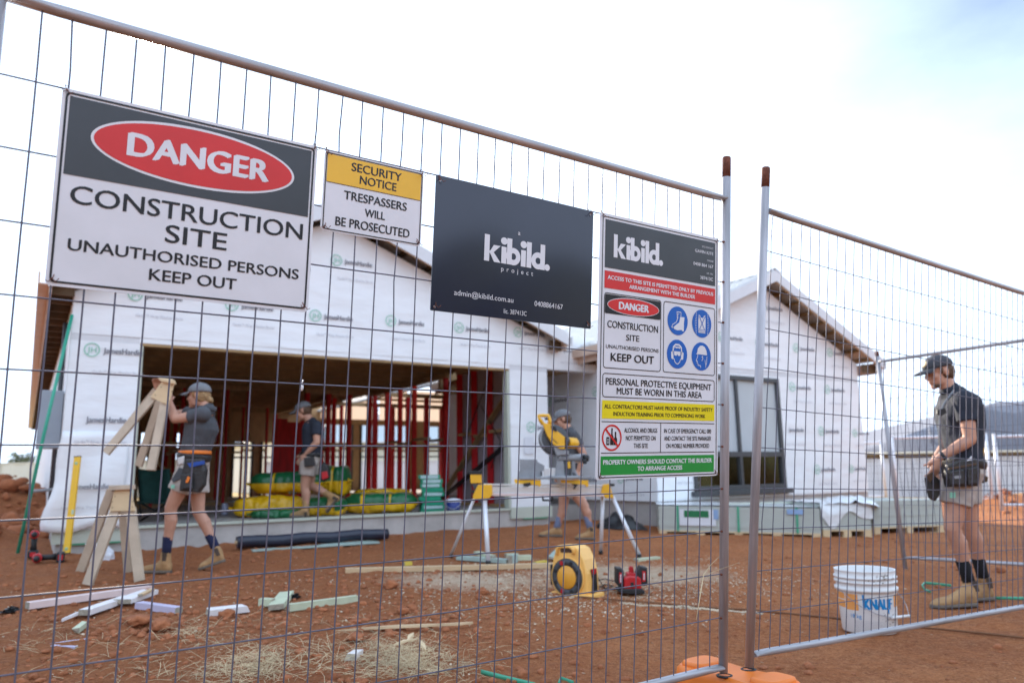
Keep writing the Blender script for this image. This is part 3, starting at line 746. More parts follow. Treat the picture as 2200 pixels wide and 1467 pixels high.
def creased(x0, x1, z0, z1, y, top=None, st=.04, seed=0.):  # the wrap itself: a creased sheet hung on the wall
    m = MB(); nx_, nz_ = max(2, int((x1-x0)/st)), max(2, int((z1-z0)/st)); vs = {}
    def vert(i, j):
        if (i, j) not in vs:
            x = x0 + (x1-x0)*i/nx_; z = z0 + (z1-z0)*j/nz_
            if top: z = min(z, top(x))
            h_ = .005 * (1 - abs(noise.noise(V((x*.8 + z*.5, z*3.6, seed)))))**6 + .005 * noise.fractal(V((x*1.1, z*2.6, seed + 9)), 1., 2., 4) + .004*(1 - abs(noise.noise(V((x*2.6 - z*1.1, z*1.4, seed + 4)))))**8
            vs[i, j] = m.bm.verts.new((x, y - .004 - max(0, h_), z))
        return vs[i, j]
    for i in range(nx_):
        for j in range(nz_):
            if top and z0 + (z1-z0)*j/nz_ > min(top(x0 + (x1-x0)*i/nx_), top(x0 + (x1-x0)*(i+1)/nx_)) - .01: continue
            m.bm.faces.new((vert(i, j), vert(i+1, j), vert(i+1, j+1), vert(i, j+1))).smooth = True
    return hb('wrap_sheet', M_wrap, m)
creased(0, .654, .24, 2.165, 0, seed=1.); creased(5.401, 6.05, .26, 2.165, 0, seed=2.)
creased(0, 6.05, 2.236, 3.9, -.003, lambda x: (2.68 + (AZ - 2.68)*x/AX if x < AX else 2.66 + (AZ - 2.66)*(6.05 - x)/(6.05 - AX)) - .01, seed=3.)
# loose wrap at the left corner
m = MB(); rs = []
for j in range(15):
    z = 1.22 - .98 * j / 14; f = j / 14
    row = []
    for i in range(15):
        u = i / 14
        x = .0 - .03*f + (u * .62); y = -.012 - .035 * f * f * (1 - u) - .018 * f - .018 * f * noise.fractal(V((u*5, f*4, 2.)), 1., 2., 4) - .012*math.sin(f*11+u*4)
        if u < .25: x -= (.25 - u) * .30 * f * (1 + .5*math.sin(f*9))
        row.append((x, y, z - .03*f*math.sin(u*7)))
    rs.append(row)
n0 = [[m.bm.verts.new(p) for p in r] for r in rs]
for a, b_ in zip(n0, n0[1:]):
    for i in range(14): m.bm.faces.new((a[i], a[i+1], b_[i+1], b_[i])).smooth = True
lw = hb('loose_wrap', M_wrap, m); md = lw.modifiers.new('s', 'SOLIDIFY'); md.thickness = .003
# printed marks on the wrap
_mk = {}
def wrapmark(M, cut=None, par=None):
    """the round mark, the name and the fine line; local x right, y up. mats: 0 green 1 black 2 grey"""
    if cut not in _mk:
        mb = MB()
        def add(fn, idx):
            q = MB(); fn(q); me_ = bpy.data.meshes.new('q'); q.bm.to_mesh(me_); q.bm.free(); mb.m = idx; mb.addmesh(me_, Matrix.Identity(4)); bpy.data.meshes.remove(me_)
        if cut != 'text': add(lambda q: (disc(q, 0, 0, .074, .074, 0, 28, .86), put(q, 'JH', -.042, .042, -.030, .060, 0, .0)), 0)
        add(lambda q: put(q, 'JamesHardie', .105, .48, -.030, .060, 0, .03), 1)
        add(lambda q: put(q, 'Hardie\u2122 Wrap Weather Barrier', .02, .50, -.245, .034, 0, 0.), 2)
        o = hb('printed_mark', MKS, mb); _mk[cut] = o.data
    else:
        o = bpy.data.objects.new('printed_mark', _mk[cut]); COL.objects.link(o); o.parent = house
    o.matrix_basis = M
MKS = [M_logog, M_logok, M_logol]
def FMk(x, z, y=-.018): return Matrix.Translation((x, y, z)) @ Matrix.Rotation(R(90), 4, 'X')
m = MB()
for x, z in ((.57, 2.71), (1.58, 2.70), (2.57, 2.67), (3.57, 2.70), (4.58, 2.70), (5.55, 2.72), (2.82, 3.41), (1.8, 3.41)): wrapmark(FMk(x, z, -.023))
wrapmark(FMk(.20, 2.07, -.019)); wrapmark(FMk(.09, 1.34, -.026), 'text'); 
wrapmark(FMk(5.74, 1.36, -.019)); 
wrapmark(FMk(.02, .66, -.075) @ Matrix.Scale(.9, 4), 'text')
m = MB(); m.box(5.62, 5.78, -.022, -.0195, .98, 1.22); hb('notice_sheet', M_white, m)
# side walls, eaves, roof
m = MB(); m.box(0, .10, .121, 24, .2, 2.62); hb('side_wrap', M_wrap, m)
m = MB(); m.box(-.006, -.001, .02, .12, .225, 2.62); hb('corner_wrap', M_wrap, m)
RZ = 4.10
def roof(name, ax, xl, xr, zl, zr, za, y0, y1, th=.03, under=None):
    m = MB()
    n = 1
    for (xa, z0) in ((xl, zl), (xr, zr)):
        w_ = abs(ax - xa)
        m.prism([(xa, y0, z0), (ax, y0, za), (ax, y0, za + th), (xa, y0, z0 + th)], (0, y1 - y0, 0))
        k = int(abs(y1 - y0) / .19)
        for i in range(k + 1):                # ribs run down the slope
            y = y0 + .012 + i * .19
            m.prism([(xa, y, z0 + th), (ax, y, za + th), (ax, y, za + th + .022), (xa, y, z0 + th + .022)], (0, .035, 0))
    r_ = hb(name, M_roof, m)
    m = MB(); m.prism([(ax - .16, y0 - .01, za - .05 + th), (ax, y0 - .01, za + .03 + th), (ax + .16, y0 - .01, za - .05 + th), (ax + .16, y0 - .01, za - .035 + th), (ax, y0 - .01, za + .045 + th), (ax - .16, y0 - .01, za - .035 + th)], (0, y1 - y0, 0)); hb('ridge_cap', M_barge, m)
    m = MB()
    for (xa, z0) in ((xl, zl), (xr, zr)):
        m.prism([(xa, y0 - .025, z0 - .155), (ax, y0 - .025, za - .155), (ax, y0 - .025, za + .02), (xa, y0 - .025, z0 + .02)], (0, .024, 0))
    hb('barge_board', M_barge, m)
    m = MB()
    for (xa, z0) in ((xl, zl), (xr, zr)):     # battens over the gable overhang and along the roof
        k = 9
        for i in range(k):
            f = (i + .4) / k; x = xa + (ax - xa) * f; z = z0 + (za - z0) * f
            m.box(x - .035, x + .035, y0 + .003, y1 - .1, z - .042, z - .002)
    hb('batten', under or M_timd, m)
    m = MB()
    for (xa, z0) in ((xl, zl), (xr, zr)):
        m.prism([(xa, y0 + .002, z0 - .15), (ax, y0 + .002, za - .15), (ax, y0 + .002, za - .044), (xa, y0 + .002, z0 - .044)], (0, .04, 0))
    hb('fly_rafter', M_tim, m)
    return r_
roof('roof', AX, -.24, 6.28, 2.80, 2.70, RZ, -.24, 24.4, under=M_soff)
def eave(xo, xi, y0, y1, z, sgn):             # fascia, gutter and exposed rafter tails
    m = MB(); m.box(xo - .012, xo + .012, y0, y1, z - .20, z - .01); hb('fascia', M_fascia, m)
    m = MB(); pr_ = [(xo + sgn*.014, 0, z - .12), (xo + sgn*.11, 0, z - .12), (xo + sgn*.115, 0, z + .005), (xo + sgn*.095, 0, z + .005), (xo + sgn*.092, 0, z - .105), (xo + sgn*.018, 0, z - .105), (xo + sgn*.018, 0, z + .0), (xo + sgn*.014, 0, z + .0)]
    m.prism([(x, y0 - .02, zz) for x, _, zz in pr_], (0, y1 - y0 + .02, 0)); hb('gutter', M_barge if sgn > 0 else M_fascia, m)
    m = MB(); k = int((y1 - y0) / .45)
    for i in range(k):
        y = y0 + .1 + i * .45; m.box(min(xo, xi), max(xo, xi), y, y + .04, z - .19, z - .05)
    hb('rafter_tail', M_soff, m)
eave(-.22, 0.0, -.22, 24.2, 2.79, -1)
eave(6.26, 6.05, -.22, 1.2, 2.68, 1)
# meter box, conduit and stub pipes on the left wall
m = MB(); m.box(-.22, -.008, .28, .62, 1.06, 1.66, bev=.008); hb('meter_box', mat('grey enamel', (.30, .35, .41), .5, var=.05), m)
m = MB(); m.tube([(-.03, .9, .3), (-.03, .9, 2.5)], .025, 8); hb('downpipe', M_dgrey, m)
m = MB(); m.tube([(-.20, .5, .62), (.03, .5, .64)], .016, 8); hb('stub_pipe', M_lgrey, m)
# entry between the garage and the right wing
m = MB(); m.box(6.0505, 7.0, .02, .16, 2.22, 2.75); hb('entry_header', M_wrap, m)
m = MB(); m.prism([(6.06, .3, 2.30), (7.0, .3, 2.30), (7.0, .3, 2.38), (6.06, .3, 2.38)], (0, 3, 0)); hb('entry_ceiling', M_timd, m)
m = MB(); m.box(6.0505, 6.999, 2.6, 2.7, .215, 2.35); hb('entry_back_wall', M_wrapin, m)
m = MB(); m.box(6.0495, 6.056, .121, 2.6, .215, 2.62); hb('garage_side_wrap', M_wrap, m)
m = MB(); m.box(6.0, 6.05, 2.62, 12.2, 2.5, 2.85); m.box(5.95, 5.99, .13, 12.2, 2.50, 2.80); hb('top_plate', M_timd, m)
m = MB(); m.box(6.06, 7.4, 3.4, 3.5, 2.2, 3.4); hb('valley_wall', M_timd, m)
wrapmark(Matrix.Translation((6.3, .016, 2.52)) @ Matrix.Rotation(R(90), 4, 'X') @ Matrix.Scale(.8, 4), 'text')
# right wing
WX0, WX1, WY = 7.0, 11.88, -1.2
wz = (.28, 2.50); wx = (7.70, 9.70); wzz = (.42, 2.12)
WAX, WAZ = 9.52, 3.60
m = MB()
m.box(WX0, wx[0], WY, WY + .12, .30, 2.2); m.box(wx[1], WX1, WY, WY + .12, .30, 2.2); m.box(wx[0], wx[1], WY, WY + .12, .30, wzz[0]); m.box(wx[0], wx[1], WY, WY + .12, wzz[1], 2.2)
hb('wall_wrap', M_wrap, m)
m = MB(); m.prism([(WX0, WY - .003, 2.2), (WX1, WY - .003, 2.2), (WX1, WY - .003, 2.50), (WAX, WY - .003, WAZ), (WX0, WY - .003, 2.50)], (0, .12, 0)); hb('gable_wrap', M_wrap, m)
m = MB(); m.box(WX0, WX1, WY - .0045, WY - .0005, 2.17, 2.235); hb('flashing_tape', M_barge, m)
creased(WX0, wx[0] - .001, .32, 2.165, WY, seed=5.); creased(wx[1] + .001, WX1, .32, 2.165, WY, seed=6.); creased(wx[0], wx[1], .32, wzz[0] - .08, WY, seed=7.)
creased(WX0, WX1, 2.236, 3.6, WY - .003, lambda x: (2.50 + (WAZ - 2.5)*(x - WX0)/(WAX - WX0) if x < WAX else 2.50 + (WAZ - 2.5)*(WX1 - x)/(WX1 - WAX)) - .01, seed=8.)
m = MB(); m.box(WX0 - .002, WX0 + .1, WY + .121, 5.0, .30, 2.50); hb('side_wrap', M_wrap, m)
m = MB(); m.box(WX1 - .1, WX1, WY + .121, 12.4, .30, 2.50); hb('side_wrap', M_wrap, m)
roof('roof', WAX, WX0 - .36, WX1 + .40, 2.55, 2.55, 3.80, WY - .26, 12.4)
eave(WX0 - .34, WX0, WY - .24, 4.8, 2.53, -1); eave(WX1 + .38, WX1, WY - .24, 12.3, 2.53, 1)
m = MB()
for x, z in ((9.47, 3.27), (8.45, 2.70), (9.30, 2.67), (10.22, 2.66), (11.12, 2.65)): wrapmark(FMk(x, z, WY - .023))
for x, z in ((10.04, 2.01), (10.96, 2.01), (9.77, 1.32), (10.70, 1.31), (11.62, 1.29), (10.50, .69), (11.42, .69)): wrapmark(FMk(x, z, WY - .019) @ Matrix.Scale(.88 if x > 11.3 else 1, 4), 'text' if x == 9.77 else None)
for x, z in ((7.2, 2.0), (7.35, .75)): wrapmark(FMk(x, z, WY - .019) @ Matrix.Scale(.9, 4))
m = MB()
SMk = lambda y, z: Matrix.Translation((WX0 - .006, y, z)) @ Matrix.Rotation(R(-90), 4, 'Z') @ Matrix.Rotation(R(90), 4, 'X')
for y, z in ((1.25, 1.88), (.05, 1.93), (.0, 1.20), (1.1, 1.25), (-.45, .62), (.6, .60), (2.2, 1.9)): wrapmark(SMk(y, z))
# window
wf = MB()
a, b_, c, d = wx[0], wx[1], wzz[0], wzz[1]; yF = WY - .035; T = .065
for q in ((a, b_, d - T, d), (a, b_, c, c + T)): wf.box(q[0], q[1], yF, WY + .07, q[2], q[3], bev=.004)
for q in ((a, a + T), (b_ - T, b_)): wf.box(q[0], q[1], yF + .002, WY + .068, c + T, d - T)
tr = .90; wf.box(a + T, b_ - T, yF + .004, WY + .06, tr, tr + .075)
mid = (a + b_) / 2 - .02; wf.box(mid, mid + .05, yF + .006, WY + .06, c + T, tr); wf.box(mid, mid + .05, yF + .006, WY + .06, tr + .075, d - T)
win = hb('window', M_win, wf)
m = MB(); m.box(a - .07, b_ + .07, yF - .06, yF + .02, c - .075, c - .002, bev=.006); hb('sill', M_win, m, win)
for x0, x1, z0, z1, mt in ((a + T, mid, tr + .075, d - T, M_palepane), (mid + .05, b_ - T, tr + .075, d - T, M_palepane), (a + T, mid, c + T, tr, M_glass), (mid + .05, b_ - T, c + T, tr, M_glass)):
    m = MB(); m.box(x0, x1, WY + .01, WY + .016, z0, z1); hb('pane', mt, m, win)
m = MB(); m.box(a - .3, b_ + .3, WY + 1.3, WY + 1.35, .3, 2.4); hb('inner_wall', M_tim, m)
m = MB(); 
for i in range(5): m.box(a + .15 + i*.4, a + .24 + i*.4, WY + .9, WY + 1.0, .3, 2.3)
hb('inner_stud', M_offw, m)
m = MB(); m.box(WX0 + .1, WX1 - .1, WY + .12, WY + 4, .3005, .31); hb('wing_floor', M_plank, m)

# framing seen through the garage opening
def studs(x0, y0, x1, y1, n, mt, z0=.22, z1=2.40, w=.045, dp=.09, skip=()):
    d = V((x1 - x0, y1 - y0, 0)); a_ = math.atan2(d.y, d.x)
    me_ = None
    for i in range(n):
        if i in skip: continue
        f = i / max(1, n - 1); p = V((x0, y0, 0)) + d * f
        if me_ is None:
            q = MB(); q.box(-w/2, w/2, -dp/2, dp/2, z0, z1); o = hb('wall_stud', mt, q); me_ = o.data
        else: o = bpy.data.objects.new('wall_stud', me_); COL.objects.link(o); o.parent = house
        o.location = p; o.rotation_euler = (0, 0, a_ + random.uniform(-.02, .02))
    ln = d.length; M = Matrix.Translation((x0, y0, 0)) @ Matrix.Rotation(a_, 4, 'Z')
    q = MB()
    for z in (z1 + .0225, z1 + .068): q.box(-.05, ln + .05, -dp/2, dp/2, z - .0215, z + .0215, M)
    q.box(-.05, ln + .05, -dp/2, dp/2, z0 - .003, z0 + .038, M)
    hb('wall_plate', M_tim, q)
    q = MB()
    for i in range(n - 1):
        xa, xb = ln * i / (n - 1) + w/2, ln * (i + 1) / (n - 1) - w/2
        q.box(xa, xb, -dp/2 + .004, dp/2 - .004, 1.30 + (i % 2) * .05, 1.345 + (i % 2) * .05, M)
    hb('nogging', M_tim, q)
studs(.17, .5, .17, 6.1, 8, M_red)                       # left wall
studs(5.88, .35, 5.88, 2.35, 5, M_red)                    # right wall, lined
studs(5.88, 2.85, 5.88, 6.1, 6, M_red, skip=(1,))         # right wall, open
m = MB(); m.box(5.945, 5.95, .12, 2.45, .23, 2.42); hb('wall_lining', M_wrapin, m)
studs(.3, 6.2, 2.1, 6.2, 5, M_red); studs(2.5, 6.25, 3.3, 6.25, 3, M_red)
studs(4.45, 6.2, 7.6, 6.2, 8, M_red, w=.085)
m = MB(); m.box(3.74, 4.02, 6.04, 6.08, .23, 1.86); hb('red_panel', M_red, m)
m = MB(); m.box(4.03, 4.34, 6.10, 6.14, .23, 1.80); hb('red_panel', M_red, m)
studs(5.6, 8.6, 9.2, 8.6, 9, M_red, skip=(2, 5), w=.06); studs(1.2, 9.8, 4.6, 9.8, 7, M_red)
studs(5.3, 7.0, 5.3, 11.6, 3, M_red); studs(.3, 7.4, 3.2, 7.4, 8, M_tim); studs(2.6, 7.8, 2.6, 11.4, 4, M_red)
m = MB(); m.box(.12, 1.6, 10.0, 10.05, .2, 2.4); hb('bracing_sheet', M_timd, m)
for p_, q_ in (((5.84, 3.0, .30), (5.84, .15, 2.35)), ((5.80, .2, 1.35), (5.80, 2.9, .3))):
    m = MB(); m.beam(p_, q_, .035, .09, up=(1, 0, 0)); hb('wall_brace', M_timd if p_[1] > 1 else M_blk, m)
m = MB(); m.beam((.3, 5.9, 1.0), (2.0, 5.6, 2.3), .04, .05); m.beam((1.2, 5.5, 1.35), (2.2, 6.0, .6), .04, .05); hb('wall_brace', M_tim, m)
m = MB(); m.tube([(5.8, 2.0, 1.3), (5.8, 1.5, 1.9), (5.8, 1.2, 2.3)], .008, 6); m.tube([(5.8, 1.5, 1.8), (5.8, .9, 1.2), (5.8, 1.2, .8)], .008, 6); hb('power_cable', M_blk, m)
# dividing rear walls with window openings
m = MB()
for x0, x1, z0, z1 in ((.1, 1.9, .2, 2.7), (2.3, 2.9, .2, 2.7), (3.2, 4.35, .2, 2.7), (4.35, 6.75, 1.68, 2.7), (1.9, 2.3, 1.9, 2.7), (2.9, 3.2, 1.9, 2.7), (4.9, 5.1, .2, 1.68), (5.75, 6.75, .2, 1.68), (9.5, 10.1, .2, 2.2), (10.6, 12, .2, 2.2), (7.72, 7.95, .2, 2.2)):
    m.box(x0, x1, 12.25, 12.4, z0, z1)
hb('rear_wall', M_tim, m)
for x0, x1 in ((6.75, 7.6), (7.68, 8.5), (8.58, 9.5), (9.6, 12)):
    m = MB(); m.box(x0, x1, 12.3, 12.31, 2.36, 3.3); hb('backlit_wrap', M_wrapT, m)
m = MB(); m.box(6.75, 12, 12.22, 12.34, 2.2, 2.36); m.box(6.75, 12, 12.22, 12.3, 2.95, 3.02); hb('rear_lintel', M_tim, m)
m = MB()
for x0, x1, z1 in ((4.35, 4.85, 1.68), (5.1, 5.7, 1.68), (6.75, 7.68, 2.2), (7.95, 9.45, 2.2), (10.1, 10.55, 2.2)):
    m = MB(); m.box(x0, x0 + .05, 12.2, 12.3, .2, z1); m.box(x1, x1 + .05, 12.2, 12.3, .2, z1); m.box(x0 + .05, x1, 12.2, 12.3, 1.25, 1.29); hb('window_frame', M_win, m)
m = MB(); m.box(3.9, 12, 8.7, 8.75, 3.02, 4.0); hb('upper_framing', M_timd, m)
# roof trusses over the garage
tq = MB(); tq.box(.1, 6.0, -.0225, .0225, 2.48, 2.57); tme = None
for i in range(20):
    y = .35 + i * .62
    if tme is None:
        tq = MB(); tq.box(.1, 6.0, -.0225, .0225, 2.475, 2.565)
        tq.prism([(.12, -.02, 2.57), (AX, -.02, RZ - .16), (AX, -.02, RZ - .26), (.12, -.02, 2.50)], (0, .04, 0)); tq.prism([(5.98, -.02, 2.57), (AX, -.02, RZ - .16), (AX, -.02, RZ - .26), (5.98, -.02, 2.50)], (0, .04, 0))
        for xa, xb in ((1.4, AX), (AX, 1.9), (AX, 3.8), (4.6, AX)): tq.beam((xa, 0, 2.56 if xa != AX else RZ - .24), (xb, 0, RZ - .24 if xb == AX else 2.56), .04, .08, up=(0, 1, 0))
        o = hb('roof_truss', M_timd, tq); tme = o.data
    else: o = bpy.data.objects.new('roof_truss', tme); COL.objects.link(o); o.parent = house
    o.location = (0, y, 0)
m = MB()
for i in range(11): m.box(.3 + i*.52, .34 + i*.52, .3, 12, 2.566, 2.60)
hb('ceiling_batten', M_timd, m)

# ------------------------------------------------------------------ houses and fences beyond
def cladding(mb, p, q, z0, z1, pitch=.2, dpt=.02):
    d = V(q) - V(p); n = max(2, int(d.length / pitch)); nrm = V((d.y, -d.x, 0)).normalized() * dpt
    rs = [[], []]
    for i in range(n * 2 + 1):
        c_ = V(p) + d * (i / (n * 2)) + (nrm if (i // 2 + i) % 2 == 0 and i % 2 else V((0, 0, 0)))
        rs[0].append(V((c_.x, c_.y, z0))); rs[1].append(V((c_.x, c_.y, z1)))
    vs = [[mb.bm.verts.new(c_) for c_ in r_] for r_ in rs]
    for i in range(n * 2): mb.bm.faces.new((vs[0][i], vs[0][i+1], vs[1][i+1], vs[1][i]))
    return mb
def steel_fence(label, p, q, h, mt, pitch=.35, group='steel boundary fences'):
    p, q = V(p), V(q); t = thing('boundary_fence', label, 'fence', (p.x, p.y, p.z), group)
    m = MB(); cladding(m, p, q, p.z - .3, p.z + h, pitch, .03); m.build('panel', mt, t)
    m = MB(); m.beam(p + V((0, -.02, h)), q + V((0, -.02, h)), .05, .05); m.build('top_rail', mt, t)
    m = MB(); n = int((q - p).length / 2.4)
    for i in range(n + 1):
        c_ = p + (q - p) * (i / n); m.box(c_.x - .03, c_.x + .03, c_.y - .06, c_.y - .01, p.z - .3, p.z + h)
    m.build('post', mt, t); return t
fr = G(2000, 1068); fr2 = P(2700, 1068, fr.y - 2); fl = P(1500, 1068, fr.y + 2)
hR = (P(2000, 985, fr.y) - fr).z
steel_fence('long lilac grey steel boundary fence far behind the right hand man', (fl.x, fl.y, fr.z), (fr2.x, fr2.y, fr.z), hR, M_cbond)
lf = G(40, 1072); hL = (P(40, 994, lf.y) - lf).z
steel_fence('cream steel boundary fence far left of the house', (lf.x - 14, lf.y + 1, lf.z), (lf.x + 9, lf.y, lf.z), hL, M_cream)
steel_fence('grey steel boundary fence seen through the empty garage', (hw(7, 19, 0).x, hw(7, 19, 0).y, .2), (hw(22, 19, 0).x, hw(22, 19, 0).y, .2), 1.3, M_cbond)
# neighbour on the right
YN = fr.y + 6
nb = thing('neighbour_house', 'low house with a long grey steel hip roof behind the lilac fence', 'house', tuple(P(2050, 1060, YN)))
m = MB(); p0 = P(1845, 979, YN + .5); p1 = P(2330, 970, YN + .5); m.prism([p0, p1, V((p1.x, p1.y, p0.z - 2.6)), V((p0.x, p0.y, p0.z - 2.6))], (0, 9, 0)); m.build('wall', mat('eave shadow brown far', (.20, .15, .11), .9, var=.2, scale=3), nb)  # shadow band below the eave put into the wall colour
m = MB()
e0 = P(1838, 973, YN); e1_ = P(2340, 965, YN)
A1 = P(1903, 951, YN + 1.5); A2 = P(2003, 915, YN + 3); A3 = P(2103, 877, YN + 4); A4 = P(2140, 864, YN + 5); A5 = P(2360, 852, YN + 5)
back = V((0, 14, -.6))
vs = [e0, A1, A2, A3, A4, A5, e1_]
m.face(vs)
m.face([A4, A5, A5 + V((3, 10, -3.2)), A4 + V((-1, 10, -3.2))]); m.face([e0, A1, A2, A3, A4, A4 + V((-1, 10, -3.2)), e0 + V((-1, 12, 0))])
k = 60
for i in range(k + 1):
    f = i / k; a_ = e0.lerp(e1_, f)
    x = a_.x
    hx = [(v.x, v) for v in vs[:6]]
    for (xa, va), (xb, vb) in zip(hx, hx[1:]):
        if xa <= x <= xb: tv = va.lerp(vb, (x - xa) / (xb - xa)); m.beam(a_ + V((0, -.03, .01)), tv + V((0, -.03, .0)), .06, .05)
m.build('roof', M_roofg, nb)
m = MB(); m.beam(e0 + V((0, -.1, -.02)), e1_ + V((0, -.1, -.02)), .12, .07); m.build('gutter', M_cream, nb)
m = MB(); m.cyl(A2 + V((-1.2, -2, -.9)), A2 + V((-1.2, -2, -.2)), .09, 10); m.build('roof_vent', M_roofg, nb)
# neighbour seen through the garage
p_ = hw(16, 25, 0)
nb2 = thing('neighbour_house', 'white house with a pale blue grey roof seen through the garage frame', 'house', zrot(HROT, p_))
m = MB(); m.box(-7, 9, 0, 8, -.3, 2.4); m.build('wall', M_cream, nb2, local=True)
m = MB(); m.prism([(-7.6, -.5, 2.35), (9.6, -.5, 2.35), (1, -.5, 4.4)], (0, 9, 0)); m.build('roof', mat('pale blue roofing', (.58, .70, .80), .5, var=.05), nb2, local=True)
m = MB(); m.box(-7.6, 9.6, -.62, -.51, 2.25, 2.37); m.build('gutter', M_white, nb2, local=True)
# small tree far left
tp = P(43, 1050, 44.0); tr_ = thing('tree', 'small grey green tree poking above the cream fence', 'tree', (tp.x, tp.y, .1))
m = MB(); m.tube([(tp.x, tp.y, .1), (tp.x + .05, tp.y, 1.3), (tp.x, tp.y, 2.2)], [.1, .07, .03], 7); m.tube([(tp.x + .05, tp.y, 1.2), (tp.x + .4, tp.y, 2.0)], [.05, .02], 6); m.build('trunk', M_trunk, tr_)
m = MB(); rr = random.Random(4)
for i in range(900):
    a_ = rr.random() * 6.283; el_ = rr.uniform(-1, 1); r_ = rr.random() ** .5
    c_ = V((tp.x + .75 * r_ * math.cos(a_) * math.sqrt(1 - el_*el_*.8) + rr.gauss(0, .1), tp.y + .7 * r_ * math.sin(a_), 1.95 + .75 * el_ * r_ + rr.gauss(0, .12)))
    u_ = V((rr.gauss(0, 1), rr.gauss(0, 1), rr.gauss(0, 1))).normalized() * .09; w_ = u_.cross(V((rr.gauss(0, 1), rr.gauss(0, 1), rr.gauss(0, 1)))).normalized() * .05
    m.face([c_ - u_, c_ + w_, c_ + u_, c_ - w_])
m.build('crown', M_leafm, tr_)

# unseen trees added behind the photographer to darken the reflection in the glossy sign
m = MB(); rr = random.Random(31)
for i in range(64):
    a_ = R(-205 + 228 * i / 63); d_ = rr.uniform(26, 34); h_ = rr.uniform(4.4, 6.2)
    c_ = V((math.cos(a_) * d_, math.sin(a_) * d_, h_ * .45)); m.ell(c_, rr.uniform(1.6, 3.2), rr.uniform(1.6, 3.2), h_ * .55 + .4, nu=12, nv=8)
for v in m.bm.verts: v.co += V((1, 1, .8)) * .5 * noise.noise(v.co * .9)
tag(m.build('treeline', M_leafm, smooth=True), 'unseen treeline added behind the viewpoint to darken sign reflections', 'treeline', kind='stuff')
# ------------------------------------------------------------------ timber offcuts and planks on the ground
def stick(name, label, cat, a, b_, w, h, mt, group=None, lift=0., tilt=0., flat=False, jag=False, ends=True, taper=None, dz=0.):
    pa, pb = G(*a), G(*b_); pa.z += h/2 + lift - .004; pb.z += h/2 + lift + dz - .004
    m = MB(); d = (pb - pa).normalized(); side = d.cross(V((0, 0, 1))).normalized(); up = side.cross(d)
    if taper:                                # thin splinter: list of (fraction, width)
        rs = []
        for f, ww in taper:
            c = pa.lerp(pb, f) + up * math.sin(f * 5) * .006
            rs.append([c - side*ww/2 - up*h/2, c + side*ww/2 - up*h/2, c + side*ww/2*.8 + up*h/2, c - side*ww/2*.8 + up*h/2])
        m.rings(rs)
        for f in m.bm.faces: f.smooth = False
    else:
        Rm = Matrix.Rotation(tilt, 3, d)
        s_, u_ = Rm @ side, Rm @ up
        n = 5; rs = []
        for i in range(n + 1):
            f = i / n; c = pa.lerp(pb, f); k = 1 + random.uniform(-.012, .012)
            rs.append([c - s_*w/2*k - u_*h/2, c + s_*w/2*k - u_*h/2, c + s_*w/2*k + u_*h/2, c - s_*w/2*k + u_*h/2])
        if jag:
            for q, e in ((0, -1), (-1, 1)):
                for k in range(4): rs[q][k] = rs[q][k] + d * random.uniform(-.03, .03)
        m.rings(rs)
        for f in m.bm.faces: f.smooth = False
        m.bm.faces.ensure_lookup_table()
        if ends:
            for f in m.bm.faces:
                if abs(f.normal.dot(d)) > .8 or False: pass
            m.bm.faces[-1].material_index = 1; m.bm.faces[-2].material_index = 1
        es = [e for e in m.bm.edges if abs((e.verts[0].co - e.verts[1].co).normalized().dot(d)) > .9 and e.calc_face_angle(0) > .5]
        bmesh.ops.bevel(m.bm, geom=es, offset=min(w, h)*.06, segments=1, affect='EDGES')
    return tag(m.build(name, [mt, M_endg], origin=(pa + pb) / 2), label, cat, group)
OG = 'timber offcuts lying on the dirt'
stick('timber_offcut', 'long pink primed offcut at the back of the pile of pale offcuts', 'offcut', (58, 1306), (322, 1268), .075, .042, M_offp, OG)
stick('timber_offcut', 'white primed offcut with a sharp split end pointing left', 'offcut', (180, 1322), (274, 1290), .075, .035, M_offw, OG, lift=.006)
stick('timber_splinter', 'thin split white sliver at the tip of the white offcut', 'offcut', (133, 1333), (205, 1306), .03, .016, M_offw, OG, taper=[(0, .008), (.4, .022), (1, .05)])
stick('timber_offcut', 'short white and yellow offcut lying flat across the pile', 'offcut', (262, 1302), (322, 1280), .12, .03, M_offw, OG, lift=.02)
stick('timber_offcut', 'yellowish thin offcut resting on the white offcuts', 'offcut', (300, 1297), (326, 1284), .035, .014, M_plank, OG, lift=.055)
stick('timber_offcut', 'lilac primed offcut with a grey sawn end pointing right', 'offcut', (298, 1304), (384, 1316), .06, .04, M_offl, OG)
stick('timber_offcut', 'stubby cracked white block left of the pale green offcuts', 'offcut', (452, 1319), (532, 1310), .085, .038, M_offw, OG, tilt=.06, jag=True)
stick('timber_offcut', 'small square pale offcut beside the tilted green board', 'offcut', (559, 1298), (586, 1299), .06, .045, M_offg, OG)
stick('timber_offcut', 'pale green board end lying at an angle towards the camera', 'offcut', (593, 1308), (616, 1279), .10, .035, M_offg, OG, tilt=-.08)
stick('timber_offcut', 'long pale green batten among red dirt left of the pipe roll', 'offcut', (620, 1311), (766, 1291), .045, .045, M_offg, OG)
stick('timber_offcut', 'narrow lilac strip on the dirt near the left bottom corner', 'offcut', (106, 1384), (198, 1373), .022, .012, M_offl, OG)
stick('timber_offcut', 'short lilac strip touching the longer lilac strip', 'offcut', (112, 1388), (164, 1391), .024, .012, M_offl, OG)
stick('timber_offcut', 'tiny pale chunk of timber below the split white offcut', 'offcut', (163, 1358), (181, 1344), .035, .03, M_offg, OG, jag=True)
stick('timber_offcut', 'small pale grey chunk of wood in the straw', 'offcut', (752, 1418), (772, 1404), .05, .03, M_offw, OG, jag=True)
